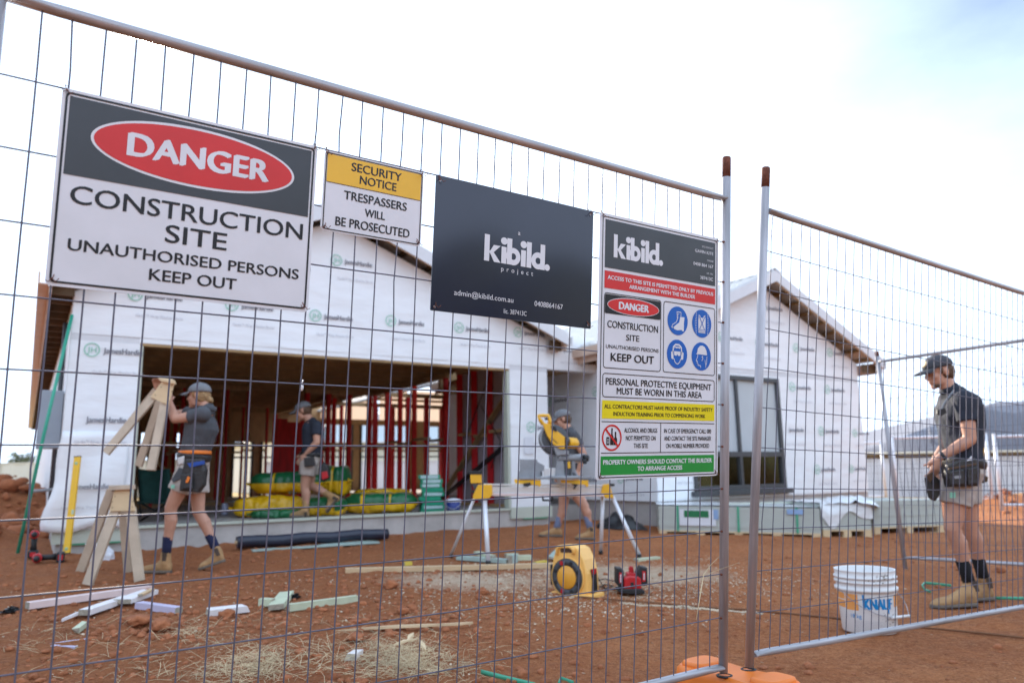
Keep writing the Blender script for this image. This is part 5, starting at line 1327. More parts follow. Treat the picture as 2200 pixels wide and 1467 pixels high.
bl_('brush_cap', c1((545, 700), (600, 715), (610, 770), (575, 760), (548, 735)), YS - .09, .02, M_blk, ms, .003)
bl_('gear_housing', c1((560, 905), (640, 965), (745, 985), (745, 1030), (610, 1040), (585, 990)), YS - .02, .09, M_lgrey, ms, .008)
m = MB(); pA, pB = P(1183, 942, YS - .0865), P(1199, 956, YS - .0865)
put(m, 'DEWALT', 0, .085, 0, .018, 0, .02, M=frame(pB - pA, (.5, 0, 1), pA)); m.build('lettering', M_blk, ms)

# ------------------------------------------------------------------ cable reel
qc = P(1221, 1239, 5.72); rn = V((-math.sin(R(38)), -math.cos(R(38)), 0)); rx_ = V((math.cos(R(38)), -math.sin(R(38)), 0))
MR = frame(rx_, (0, 0, 1), qc)
rl = thing('cable_reel', 'amber yellow cable reel with a round grey socket face', 'cable reel', MR @ Matrix.Translation((0, -.165, 0)))
def rb(name, mt, mb): return mb.build(name, mt, rl, local=True)
H0 = .165
def ro(sx_=1., sy_=1.): return [(x*sx_, y*sy_ + H0) for x, y in ((-.09, .222), (.05, .226), (.098, .205), (.140, .13), (.165, .03), (.165, -.10), (.14, -.138), (.0, -.150), (-.08, -.145), (-.135, -.06), (-.145, .04), (-.13, .13))]
m = MB()
fr_ = ro(); bk = ro(.97, .99)
rs = [[V((x*.96, (y - H0)*.97 + H0, .006)) for x, y in fr_], [V((x, y, -.004)) for x, y in fr_], [V((x, y, -.150)) for x, y in bk], [V((x*.95, (y-H0)*.97 + H0, -.165)) for x, y in bk]]
m.rings(rs)
for f in m.bm.faces: f.smooth = False
rb('housing', M_reel, m)
m = MB(); pl = [(-.055, .172), (.040, .174), (.046, .192), (.036, .206), (-.05, .205), (-.06, .190)]
m.prism([(x, y + H0, .0065) for x, y in pl], (0, 0, .0015)); rb('handle_slot', M_leatherb, m)
m = MB(); m.tube([(-.085, .155 + H0, .012), (-.088, .195 + H0, .014), (-.06, .216 + H0, .014), (.03, .218 + H0, .014), (.06, .20 + H0, .014), (.06, .165 + H0, .012)], .012, 8); rb('handle', M_reel, m)
m = MB(); m.lathe([(.128, .0), (.132, .012), (.130, .020), (.086, .024), (.084, .004)], (0, H0, .002), (0, 0, 1), 48); rb('socket_ring', M_dgrey, m)
m = MB(); m.lathe([(.136, .0), (.145, .010), (.136, .018), (.132, .004)], (0, H0, .002), (0, 0, 1), 48); rb('rim', M_reel, m)
m = MB(); m.lathe([(.083, .004), (.083, .022), (.078, .027), (.0, .029)], (0, H0, .002), (0, 0, 1), 40); rb('hub', mat('amber hub', (.78, .36, .04), .4, var=.08), m)
for k in range(8):
    a_ = R(22.5 + 45*k); c = V((.107*math.cos(a_), H0 + .107*math.sin(a_), .024))
    m = MB(); m.box(-.016, .016, -.013, .013, -.002, .004, Matrix.Translation(c) @ Matrix.Rotation(a_, 4, 'Z'), bev=.003); rb('socket', M_redpl if k in (2, 5) else M_blk, m)
m = MB(); m.prism([(.166, H0 + .06, -.045), (.166, H0 + .06, -.125), (.166, H0 - .10, -.13), (.166, H0 - .115, -.05), (.166, H0 - .02, -.065)], (.002, 0, 0)); rb('side_slot', M_blk, m)
m = MB(); m.prism([(.1682, H0 + .06, -.05), (.1682, H0 + .06, -.12), (.1682, H0 + .03, -.12), (.1682, H0 + .015, -.07)], (.0015, 0, 0)); rb('cord_showing', M_redpl, m)
m = MB(); m.box(.03, .20, -.0, .055, -.175, .03, bev=.012); m.box(-.175, -.10, .0, .05, -.16, -.02, bev=.012); rb('foot', M_reel, m)
m = MB(); m.lathe([(.032, 0), (.036, .02), (.030, .05)], (-.148, H0 + .0, -.09), (-1, 0, 0), 16); m.box(-.20, -.146, H0 - .075, H0 + .075, -.13, -.05, bev=.01); rb('winding_side', M_blk, m)
# ------------------------------------------------------------------ battery charger
def c7(*pts): return [(1160 + .1182*x, 1160 + .1182*y) for x, y in pts]
YC = 5.80; q = G(1358, 1276); ch = thing('battery_charger', 'red battery charger holding two black batteries', 'battery charger', tuple(q))
bl_('base', c7((1420, 905), (1560, 880), (1860, 885), (1912, 925), (1905, 975), (1640, 985), (1430, 950)), YC - .01, .18, M_blk, ch, .008)
bl_('body', c7((1535, 700), (1640, 655), (1800, 670), (1845, 705), (1845, 890), (1535, 890)), YC - .02, .13, M_redpl, ch, .010)
bl_('body_step', c7((1575, 610), (1640, 590), (1760, 605), (1800, 668), (1600, 668)), YC + .04, .10, M_redpl, ch, .008)
bl_('carry_fin', c7((1618, 500), (1640, 470), (1695, 478), (1712, 560), (1712, 640), (1625, 640)), YC + .03, .035, M_redpl, ch, .006)
bl_('port', c7((1650, 770), (1705, 765), (1710, 850), (1655, 855)), YC - .088, .006, M_blk, ch, 0)
for pts, rd in (((( 1385, 500), (1490, 512), (1530, 560), (1530, 850), (1440, 850), (1385, 790)), ((1440, 580), (1495, 590), (1495, 790), (1440, 770))), (((1765, 590), (1830, 478), (1955, 505), (1965, 810), (1905, 835), (1775, 815)), ((1865, 555), (1925, 570), (1920, 745), (1862, 755)))):
    bt = bl_('battery', c7(*pts), YC + .0, .12, M_blk, ch, .010)
    bl_('battery_mark', c7(*rd), YC - .062, .004, M_redpl, ch, 0).parent = bt
    x_ = sum(p[0] for p in rd)/4; bl_('battery_text', c7((x_ - 8, rd[0][1] + 40), (x_ + 10, rd[0][1] + 40), (x_ + 10, rd[2][1] - 25), (x_ - 8, rd[2][1] - 25)), YC - .0655, .003, M_white, ch, 0).parent = bt
# ------------------------------------------------------------------ pail
q = G(1869, 1353); q.y += .0; pk = thing('pail', 'dirty white plastic pail with blue lettering and orange panels behind the fence', 'pail', tuple(q))
RB, RT, HP = .150, .168, .352
def prf(z): return RB + (RT - RB) * z / HP
m = MB(); m.lathe([(RB - .02, 0), (RB - .004, .0), (RB, .008), (prf(.22), .22), (prf(.232), .232), (prf(.24) + .012, .236), (prf(.25) + .012, .252), (prf(.256), .256), (prf(.278), .278), (prf(.28) + .009, .281), (prf(.288) + .009, .290), (prf(.292), .293), (prf(.304), .304), (prf(.306) + .009, .307), (prf(.314) + .009, .315), (prf(.318), .318), (prf(HP), HP - .006), (prf(HP) + .003, HP), (prf(HP) - .004, HP), (prf(HP) - .006, HP - .008), (RB - .006, .02), (.02, .012)], q, n=56, cap=True); m.build('body', M_pail, pk)
def onpail(mb, pts, off=.0008):              # (angle in degrees from facing the camera, height)
    mb.bm.faces.new([mb.bm.verts.new(q + V(((prf(z) + off)*math.sin(R(a_)), -(prf(z) + off)*math.cos(R(a_)), z))) for a_, z in pts])
def band_(mb, a0, a1, z0, z1, off=.0008):
    k = max(2, int(abs(a1 - a0) / 6))
    for i in range(k):
        x0, x1 = a0 + (a1-a0)*i/k, a0 + (a1-a0)*(i+1)/k; onpail(mb, ((x0, z0), (x1, z0), (x1, z1), (x0, z1)), off)
PA = -24                                     # bearing of the printed middle: the pail is turned to face the camera
pa_ = math.degrees(math.atan2(q.x, q.y)) * -1
m = MB()
for a0, a1, z0, z1 in ((-88, -48, .188, .224), (-88, -48, .140, .182), (-46, -18, .132, .222), (61, 70, .15, .218), (72, 95, .15, .218)): band_(m, a0 + PA, a1 + PA, z0, z1)
m.build('orange_panel', M_peach, pk)
def bent(mb, s, a0, a1, zb, h, bold=0.):
    me_, x0, x1, y0, y1 = textmesh(s, 0.)
    for k in ((0,) if not bold else (-1, -.5, 0, .5, 1)):
        nv = len(mb.bm.verts); mb.bm.from_mesh(me_); mb.bm.verts.ensure_lookup_table()
        for v in mb.bm.verts[nv:]:
            a_ = a0 + bold + (a1 - a0 - 2*bold) * (v.co.x - x0) / (x1 - x0) + k * bold; z = zb + h * v.co.y / CAPH
            v.co = q + V(((prf(z) + .0014 + .00004*k)*math.sin(R(a_)), -(prf(z) + .0014 + .00004*k)*math.cos(R(a_)), z))
m = MB(); bent(m, 'KNAUF', PA - 8, PA + 54, .142, .058, 1.5); bent(m, '18 kg', PA - 36, PA - 14, .090, .022, .0)
for a0, a1, z0, z1 in ((-9, -4.5, .142, .222), (41, 45, .120, .145)): band_(m, a0 + PA, a1 + PA, z0, z1, .0012)
m.build('blue_lettering', M_kblue, pk)
m = MB(); rr = random.Random(3)
for i in range(90):                          # dried smears near the rim and right side
    if i < 55: a_, z = rr.gauss(14, 17), rr.gauss(.318, .014)
    else: a_, z = rr.gauss(24, 14), rr.uniform(.03, .13)
    if z > HP - .012: continue
    w_, h_ = rr.uniform(.6, 3.2), rr.uniform(.001, .005)
    onpail(m, [(a_ - w_, z), (a_ - w_*.2, z - h_), (a_ + w_, z + h_*.3), (a_ + w_*.3, z + h_)], .0105 if .236 < z < .255 or .28 < z < .29 or .306 < z < .316 else .0014)
m.build('dried_smear', M_paildirt, pk)
m = MB(); rr = random.Random(4)
for k in range(9): band_(m, PA - 30, PA + 40, .075 - k*.0075, .0735 - k*.0075, .001)
m.build('fine_print', M_logol, pk)
m = MB(); ha = [(PA - 48, .236), (PA - 34, .205), (PA - 12, .160), (PA + 14, .122), (PA + 44, .098)]
pts = [q + V(((prf(z) + .018)*math.sin(R(a_)), -(prf(z) + .018)*math.cos(R(a_)), z)) for a_, z in ha]
pts2 = [q + V((.21, -.06, .088)), q + V((.232, .0, .13)), q + V((.225, .03, .18)), q + V((.185, .05, .225))]
m.tube(pts + pts2, .0022, 6); m.build('wire_handle', M_galv, pk)
m = MB(); m.cyl(pts[-1], pts2[0], .0085, 10); m.build('grip', M_pail, pk)
# ------------------------------------------------------------------ cords, strips
def gline(pts, lift=.006): return [G(x, y) + V((0, 0, lift)) for x, y in pts]
m = MB(); m.tube(gline([(1240, 1283), (1304, 1288), (1391, 1295), (1473, 1302), (1549, 1308), (1614, 1311), (1700, 1320), (1811, 1331), (1930, 1345), (2018, 1353), (2110, 1362), (2210, 1373)]), .0065, 7)
tag(m.build('extension_cord', M_rustc, origin=G(1600, 1310)), 'brown extension cord running right across the dirt from the reel', 'cord')
m = MB(); m.tube([P(1272, 1248, 5.75), P(1300, 1243, 5.75), P(1320, 1248, 5.75), P(1330, 1255, 5.75)], .004, 6); m.tube([P(1278, 1228, 5.9), P(1287, 1244, 5.9), P(1296, 1259, 5.85)] + gline([(1300, 1265), (1318, 1260), (1300, 1256), (1288, 1262), (1310, 1268), (1335, 1266)]), .004, 6)
tag(m.build('charger_lead', M_cord, origin=P(1300, 1260, 5.8)), 'thin dark lead looping between the cable reel and the charger', 'cord')
for lb, pts in (('green plastic strap bent into a loop under the right hand boot', [(2044, 1260), (1988, 1254), (1981, 1260), (1988, 1270), (2000, 1273)]), ('straight green plastic strap behind the heel of the man', [(2136, 1287), (2215, 1288)]), ('long green plastic edge strip at the bottom of the picture', [(1034, 1447), (1097, 1463), (1150, 1476)]), ('short curled green plastic strip at the bottom of the picture', [(1200, 1474), (1205, 1462), (1232, 1472)])):
    m = MB(); p_ = gline(pts, .01); m.tube(p_, [(.004, .012)]*len(p_), 6); tag(m.build('plastic_strap', M_gstrip, origin=p_[0]), lb, 'strap', 'green plastic straps on the dirt')
m = MB(); m.tube([P(1682, 1331, 2.9), P(1690, 1290, 2.9), P(1510, 1236, 2.9)][0:0] + [P(1496, 1331, 2.87), P(1504, 1280, 2.88), P(1512, 1233, 2.9), P(1528, 1212, 2.92), P(1546, 1194, 2.94)], [.0014, .0018, .0018, .001, .0006], 5); m.tube([P(1510, 1236, 2.89), P(1540, 1225, 2.93), P(1588, 1208, 2.96)], [.001, .0008, .0005], 4)
tag(m.build('straw_stalk', M_straw, origin=P(1512, 1233, 2.9)), 'single dry straw stalk caught in the fence mesh near the post', 'straw stalk')
m = MB(); cX = P(648, 832, 2.18); m.ell(cX, .006, .006, .011, nu=8, nv=6); m.tube([cX + V((0, 0, .01)), cX + V((.004, 0, .022))], .002, 5)
tag(m.build('cable_tie', M_white, origin=cX), 'small white tie on the fence mesh above the walking man', 'cable tie')
# ------------------------------------------------------------------ clods, straw, shavings
_ico = {}
def clod(mb, c, r, rr, sub=2):
    if sub not in _ico:
        q = bmesh.new(); bmesh.ops.create_icosphere(q, subdivisions=sub, radius=1); q.verts.index_update(); _ico[sub] = ([v.co.copy() for v in q.verts], [[v.index for v in f.verts] for f in q.faces]); q.free()
    vs_, fs_ = _ico[sub]; s = rr.random() * 50; sx_, sy_, sz_ = rr.uniform(.8, 1.3), rr.uniform(.8, 1.3), rr.uniform(.5, .9)
    nv = []
    for p in vs_:
        k = r * (1 + .42 * noise.noise(p * 1.6 + V((s, 0, 0))) + .22 * noise.noise(p * 4 + V((0, s, 0)))); nv.append(mb.bm.verts.new((c[0] + p.x*sx_*k, c[1] + p.y*sy_*k, c[2] + p.z*sz_*k)))
    for f in fs_: mb.bm.faces.new([nv[i] for i in f])
    return mb
rr = random.Random(11)
for lb, x, y, r_ in (('large red dirt clod in front of the left end of the tan plank', 838, 1262, .052), ('round red clod left of centre of a pair behind the split stick', 866, 1316, .034), ('darker red clod just right of the round clod', 884, 1306, .028), ('large red clod lying on the left end of the split stick', 766, 1374, .043), ('red clod in the sawdust left of the cable reel', 1036, 1275, .034), ('flat red clod below the lilac offcut', 345, 1352, .072), ('red clod behind the boots of the right hand man', 2150, 1228, .045), ('red clod in front of the cracked white block', 487, 1325, .04), ('wide red clod left of the flat clod', 296, 1340, .06), ('red clod standing above the split stick', 764, 1340, .03)):
    m = MB(); c = G(x, y); c.z += r_*.35; clod(m, c, r_, rr, 3); o = m.build('dirt_clod', M_clod, origin=c, smooth=True); tag(o, lb, 'dirt clod', 'loose clods of red earth')
m = MB()
for i in range(5200):
    if i % 3 == 0: x, y = rr.uniform(-4.6, 4.6), rr.uniform(2.2, 9.5)
    else: x, y = rr.gauss(-2.0, 1.3), rr.gauss(4.7, 1.4)
    if y < 2.1 or abs(x) > .72*y + .6: continue
    r_ = min(.022, .0035 * (1 / max(.05, rr.random()))**.7); clod(m, (x, y, ground_h(x, y) + r_*.15), r_, rr, 1 if r_ < .008 else 2)
for i in range(160):                          # crumbs round the bigger clods
    cx, cy = rr.choice(((345, 1350), (830, 1330), (950, 1330), (250, 1345), (590, 1330), (1000, 1325), (1100, 1455), (700, 1450)))
    c = G(cx + rr.gauss(0, 70), min(1466, cy + rr.gauss(0, 22))); r_ = rr.uniform(.008, .026); clod(m, (c.x, c.y, ground_h(c.x, c.y) + r_*.2), r_, rr, 2)
for i in range(900):                          # spoil heap on the left: lumps of all sizes
    x, y = rr.gauss(-7.3, 1.3), rr.gauss(10.6, 1.2)
    if x > -5.4 and y > 7.4: continue
    r_ = min(.13, .014 * (1 / max(.05, rr.random()))**.8); clod(m, (x, y, ground_h(x, y) + r_*.2), r_, rr, 2)
for i in range(500):
    x, y = rr.gauss(10.5, 2.2), rr.gauss(15.6, .9); r_ = min(.07, .010 * (1 / max(.05, rr.random()))**.8); clod(m, (x, y, ground_h(x, y) + r_*.2), r_, rr, 1)
tag(m.build('dirt_crumbs', M_clod, smooth=True), 'loose crumbs of red earth', 'dirt', kind='stuff')
m = MB()
def blade(c, az_, ln, el, w):
    d_ = V((math.cos(az_)*math.cos(el), math.sin(az_)*math.cos(el), math.sin(el))); sd_ = V((-math.sin(az_), math.cos(az_), 0)) * w
    k = rr.uniform(-.25, .25); mid_ = c + d_*ln*.5 + sd_*(k*ln/w*.25) + V((0, 0, .006)); e_ = c + d_*ln
    up_ = V((0, 0, w))
    m.rings([[c - sd_, c + sd_, c + up_], [mid_ - sd_, mid_ + sd_, mid_ + up_], [e_ - sd_*.3, e_ + sd_*.3, e_ + up_*.3]], cap=False)
for cx, cy, sx_, sy_, n in ((860, 1415, 62, 20, 620), (910, 1440, 60, 15, 240), (560, 1430, 42, 16, 340), (500, 1452, 40, 12, 160), (700, 1425, 150, 26, 260), (415, 1360, 18, 12, 60), (80, 1375, 60, 20, 60), (560, 1370, 220, 40, 220), (1262, 1268, 60, 12, 40), (870, 1350, 200, 40, 140), (300, 1440, 160, 18, 90)):
    for i in range(n):
        c = G(cx + rr.gauss(0, sx_), min(1500, max(1225, cy + rr.gauss(0, sy_)))); c.z = ground_h(c.x, c.y) + rr.random()**2 * .03 * (1 if n > 200 else .3)
        blade(c, rr.uniform(0, 6.28), rr.uniform(.03, .15), rr.uniform(-.15, .5), rr.uniform(.0007, .0016))
tag(m.build('straw', M_straw), 'dry straw scattered over the dirt', 'straw', kind='stuff')
m = MB()
for i in range(8000):
    if i % 5: c = V((rr.gauss(.85, .75), rr.gauss(6.5, .45), 0))
    else: c = V((rr.gauss(-1.4, 1.6), rr.gauss(5.3, .9), 0))
    if i % 2: c = G(rr.gauss(1250, 210), min(1400, max(1200, rr.gauss(1255, 32))))
    if i % 9 == 0: c = G(rr.uniform(1340, 1640), 0 + 1291 + rr.gauss(0, 1.2) + (rr.random() * 0)); c = G(1340 + 300*(i % 97)/97., 1292.5 + 26*(i % 97)/97. + rr.gauss(0, 1.3))
    c.z = ground_h(c.x, c.y) + .002; a_ = rr.random() * 6.28; l_ = rr.uniform(.003, .0095); w_ = l_ * rr.uniform(.3, .8)
    u_ = V((math.cos(a_), math.sin(a_), rr.uniform(-.3, .3))) * l_; v_ = V((-math.sin(a_), math.cos(a_), rr.uniform(-.3, .3))) * w_
    m.prism([c - u_ - v_, c + u_ - v_, c + u_*.8 + v_, c - u_ + v_], (0, 0, .0012))
tag(m.build('wood_shavings', M_shav), 'pale wood shavings around the saw', 'shavings', kind='stuff')
# ------------------------------------------------------------------ people
TS = bpy.data.scenes.new('workshop')        # scratch scene for growing the body surfaces, removed below
def remesh(mb, name, mt, parent, vox=.007, smooth=5, disp=None):
    me_ = bpy.data.meshes.new('tmp'); mb.bm.transform(MW[parent].inverted()); bmesh.ops.recalc_face_normals(mb.bm, faces=mb.bm.faces); mb.bm.to_mesh(me_); mb.bm.free()
    o = bpy.data.objects.new('tmp', me_); TS.collection.objects.link(o)
    a = o.modifiers.new('r', 'REMESH'); a.mode = 'VOXEL'; a.voxel_size = vox; a.use_smooth_shade = True
    b_ = o.modifiers.new('s', 'SMOOTH'); b_.factor = .5; b_.iterations = smooth
    TS.view_layers[0].update(); dg = TS.view_layers[0].depsgraph; me2 = bpy.data.meshes.new_from_object(o.evaluated_get(dg)); me2.name = name
    bpy.data.objects.remove(o); bpy.data.meshes.remove(me_)
    if disp:                                 # cloth folds
        amp, fr_, st = disp
        cs = [v.co.copy() for v in me2.vertices]; ns = [v.normal.copy() for v in me2.vertices]; out_ = []
        for c_, n_2 in zip(cs, ns): out_ += list(c_ + n_2 * (amp * noise.fractal(V((c_.x*fr_*st[0], c_.y*fr_*st[1], c_.z*fr_*st[2])), 1., 2., 3)))
        me2.vertices.foreach_set('co', out_); me2.update()
    me2.materials.clear(); me2.materials.append(mt)
    for p in me2.polygons: p.use_smooth = True
    ob = bpy.data.objects.new(name, me2); COL.objects.link(ob); ob.parent = parent; MW[ob] = MW[parent]; return ob
def limb(mb, pts, rad, n=14):
    pts = [V(p) for p in pts]
    mb.tube(pts, rad, n)
    for p, r_ in zip(pts, rad):
        r_ = r_ if not isinstance(r_, tuple) else max(r_); mb.ell(p, r_*.98, r_*.98, r_*.98, nu=12, nv=8)
def basis(f, l, h): return Matrix((f, l, h)).transposed()
def hand(mb, wr, d, palm, s, curl=.5, thumb=1):
    d = d.normalized(); palm = (palm - d * palm.dot(d)).normalized(); side = d.cross(palm)
    B_ = basis(d, side, palm)
    mb.ell(wr + d*.045*s, .052*s, .040*s, .016*s, B_, 12, 8); mb.ell(wr + d*.075*s, .022*s, .041*s, .014*s, B_, 12, 8)
    for i, (off, ln) in enumerate(((-.030, .066), (-.010, .075), (.011, .071), (.030, .056))):
        p = wr + (d*.085 + side*off)*s; dd_ = d + side*off*2.2; r_ = .0088*s
        ang = curl * (.85 + .12*i)
        for k, f in enumerate((.46, .31, .25)):
            dd_ = (dd_.normalized()*math.cos(ang*(.8 if k == 0 else 1)) + palm*math.sin(ang*(.8 if k == 0 else 1))).normalized()
            q = p + dd_ * ln * f * 1.15 * s; limb(mb, [p, q], [r_, r_*.93], 8); p = q; r_ *= .93
    p = wr + (d*.03 - side*.034*thumb)*s; dd_ = (d*.75 - side*.55*thumb + palm*.35).normalized()
    q = p + dd_*.042*s; limb(mb, [wr + d*.02*s - side*.02*thumb*s, p, q], [.015*s, .013*s, .0105*s], 8); dd_ = (dd_ + palm*.5 + d*.2).normalized(); limb(mb, [q, q + dd_*.03*s], [.0105*s, .009*s], 8)
def loft_t(mb, C, n=22):                     # torso rings: centre, half depth, half width; frame (f, l)
    rs = []
    for c, dp, wd, f, l in C:
        rs.append([c + f*dp*math.copysign(abs(math.cos(a_))**.85, math.cos(a_)) + l*wd*math.copysign(abs(math.sin(a_))**.85, math.sin(a_)) for a_ in [2*math.pi*k/n for k in range(n)]])
    mb.rings(rs)
def person(label, J, s, shirt, shorts, sock, capm, hair, bun=False, headtilt=0., yaw=0., sleeve=.62, thigh=.58, handn=.5, handf=.5, palmn=None, palmf=None, vox=.007, handdirs=(None, None), cap_patch=False, beard=False):
    base = (J['toe_n'] + J['heel_n'] + J['toe_f'] + J['heel_f']) / 4
    t = thing('person', label, 'person', (base.x, base.y, min(J['toe_n'].z, J['toe_f'].z)))
    f = V((-math.cos(yaw), -math.sin(yaw), 0)); up = V((0, 0, 1)); l = up.cross(f)       # l points to the person's left (towards us when facing left)
    hf = (f*math.cos(headtilt) - up*math.sin(headtilt)).normalized(); hh_ = l.cross(hf)*-1
    if hh_.z < 0: hh_ = -hh_
    H = J['head']; B_ = basis(hf, l, hh_)
    hp = lambda a, b_, c: H + (hf*a + l*b_ + hh_*c)*s
    def spine(a, b_): 
        d = (b_ - a).normalized(); ff = (f - d*f.dot(d)).normalized(); return ff
    pel, wai, che, nck = J['pelvis'], J['waist'], J['chest'], J['neck']
    shn, shf = J['sh_n'], J['sh_f']; shc = (shn + shf) / 2
    ff = spine(pel, nck)
    def trunk(inf, bottom, top):
        C = []
        if bottom: C += [(pel - (wai-pel).normalized()*.09*s, .085*s+inf, .13*s+inf, ff, l)]
        C += [(pel, .112*s+inf, .165*s+inf, ff, l), (pel.lerp(wai, .6), .105*s+inf, .155*s+inf, ff, l), (wai, .100*s+inf, .148*s+inf, ff, l), (wai.lerp(che, .5), .108*s+inf, .158*s+inf, ff, l),
              (che, .118*s+inf, .172*s+inf, ff, l), (che.lerp(shc, .55), .112*s+inf, .180*s+inf, ff, l), (shc, .088*s+inf, .165*s+inf, ff, l), (shc.lerp(nck, .6), .068*s+inf, .10*s+inf, ff, l)]
        if top: C += [(nck, .058*s+inf*.5, .064*s+inf*.5, ff, l)]
        return C
    # ---- body: one continuous surface
    m = MB(); loft_t(m, trunk(0, True, True))
    limb(m, [nck - (nck-che)*.15, nck.lerp(H, .45), hp(-.02, 0, -.055)], [.062*s, .056*s, .056*s])
    m.ell(hp(-.008, 0, .030), .098*s, .077*s, .090*s, B_, 18, 12); m.ell(hp(.028, 0, -.042), .060*s, .060*s, .070*s, B_, 16, 10)
    m.ell(hp(.066, 0, -.096), .024*s, .027*s, .020*s, B_); m.ell(hp(.020, 0, -.075), .060*s, .056*s, .030*s, B_)
    m.ell(hp(.078, 0, .028), .018*s, .050*s, .013*s, B_); limb(m, [hp(.086, 0, .012), hp(.100, 0, -.010), hp(.106, 0, -.026)], [.0085*s, .010*s, .0125*s], 8); m.ell(hp(.094, 0, -.033), .012*s, .017*s, .008*s, B_)
    m.ell(hp(.083, 0, -.056), .0125*s, .022*s, .007*s, B_); m.ell(hp(.080, 0, -.070), .0125*s, .020*s, .007*s, B_)
    for sg in (-1, 1):
        m.ell(hp(.055, sg*.040, -.025), .026*s, .022*s, .026*s, B_); m.ell(hp(-.012, sg*.077, -.008), .019*s, .009*s, .031*s, B_); m.ell(hp(-.008, sg*.075, -.028), .012*s, .009*s, .014*s, B_)
    for k, sh in (('n', shn), ('f', shf)):
        el, wr = J['el_'+k], J['wr_'+k]; d = (wr - el).normalized()
        limb(m, [shc.lerp(sh, .55), sh, sh.lerp(el, .35), sh.lerp(el, .75), el], [.060*s, .062*s, .053*s, .046*s, .041*s])
        limb(m, [el, el.lerp(wr, .25), el.lerp(wr, .65), wr], [.041*s, .043*s, .034*s, .0265*s])
        hd = (handdirs[0] if k == 'n' else handdirs[1]) or d
        pl = (palmn if k == 'n' else palmf) or V((0, 1 if k == 'n' else -1, -.2)); hand(m, wr, V(hd), V(pl), s, handn if k == 'n' else handf, 1 if k == 'n' else -1)
        hi, kn, an = J['hip_'+k], J['kn_'+k], J['an_'+k]; bk = (-f)
        limb(m, [hi, hi.lerp(kn, .3), hi.lerp(kn, .7), kn], [.088*s, .083*s, .066*s, .056*s])
        limb(m, [kn, kn.lerp(an, .14), kn.lerp(an, .32) + bk*.012*s, kn.lerp(an, .6) + bk*.006*s, an], [.056*s, .053*s, .056*s, .045*s, .036*s])
        m.ell(kn + f*.022*s, .034*s, .036*s, .042*s)
    body = remesh(m, 'body', M_skin, t, vox, 4)
    m = MB()
    for sg in (-1, 1): m.ell(hp(.079, sg*.031, .010), .010*s, .0125*s, .009*s, B_)
    m.build('eye', M_glassdk, t)
    m = MB()
    for sg in (-1, 1): m.tube([hp(.086, sg*.016, .026), hp(.088, sg*.033, .030), hp(.076, sg*.05, .025)], [.003*s, .004*s, .003*s], 6)
    m.build('eyebrow', hair, t)
    # ---- hair and cap
    m = MB(); m.ell(hp(-.034, 0, -.004), .079*s, .080*s, .078*s, B_, 18, 12); m.ell(hp(-.055, 0, -.045), .045*s, .062*s, .035*s, B_)
    for sg in (-1, 1): limb(m, [hp(.020, sg*.073, .02), hp(.022, sg*.072, -.012)], [.012*s, .007*s], 8)
    if bun:
        rr = random.Random(2); m.ell(hp(-.105, 0, -.045), .034*s, .034*s, .030*s, B_); m.ell(hp(-.128, .01, -.055), .020*s, .022*s, .022*s, B_)
        for i in range(16): 
            a_ = rr.uniform(-1.3, 1.3); limb(m, [hp(-.06*math.cos(a_), .078*math.sin(a_), -.02), hp(-.09*math.cos(a_)-.01, .07*math.sin(a_), -.055 + rr.uniform(-.02, .015))], [.014*s, .009*s], 6)
    remesh(m, 'hair', hair, t, vox, 2, (.006*s, 60, (1, 1, 2.5)))
    if beard:
        m = MB(); m.ell(hp(.050, 0, -.090), .036*s, .050*s, .020*s, B_); remesh(m, 'beard', hair, t, vox, 2)
    m = MB(); rs = []
    for i in range(9):
        e = R(-6 + 96*i/8); rs.append([hp(-.008 + .109*math.cos(e)*math.cos(a_), .088*math.cos(e)*math.sin(a_), .040 + .086*math.sin(e)) for a_ in [2*math.pi*k/28 for k in range(28)]])
    m.rings(rs); m.ell(hp(-.008, 0, .127), .008*s, .008*s, .004*s, B_); cp = m.build('cap', capm, t)
    m = MB(); vs = []
    for i in range(13):
        a_ = R(-62 + 124*i/12); row = []
        for j in range(5):
            g = j/4; ex = .086 * math.cos(a_*1.15)**.55 * g if abs(a_*1.15) < 1.57 else 0
            row.append(m.bm.verts.new(hp(-.006 + .106*math.cos(a_) + ex, .087*math.sin(a_)*(1 - .10*g), .036 - .018*g*g - .020*math.sin(a_)**2*g)))
        vs.append(row)
    for a_, b2 in zip(vs, vs[1:]):
        for j in range(4): m.bm.faces.new((a_[j], a_[j+1], b2[j+1], b2[j])).smooth = True
    br_ = m.build('peak', capm, t); br_.parent = cp; br_.modifiers.new('s', 'SOLIDIFY').thickness = .005
    if cap_patch:
        m = MB(); m.ell(hp(.088, .006, .078), .008*s, .032*s, .024*s, basis((hf*.85 + hh_*.5).normalized(), l, (hh_*.85 - hf*.5).normalized())); m.build('cap_patch', M_ply, t).parent = cp
    # ---- shirt
    m = MB(); C = trunk(.016*s, False, False); C[0] = (pel - (wai-pel).normalized()*.0*s, .128*s, .178*s, ff, l); loft_t(m, C)
    limb(m, [shc.lerp(nck, .35), nck - (nck-shc)*.12], [.085*s, .072*s])
    for k, sh in (('n', shn), ('f', shf)):
        el = J['el_'+k]; d = el - sh
        limb(m, [shc.lerp(sh, .5), sh, sh + d*.25], [.076*s, .072*s, .067*s]); m.tube([sh, sh + d*.3, sh + d*sleeve], [.072*s, .067*s, .068*s], 16)
    remesh(m, 'shirt', shirt, t, vox*1.15, 4, (.0085*s, 8.5, (1.3, 1.3, .75)))
    m = MB()
    cn = nck + (nck - shc).normalized()*.004*s
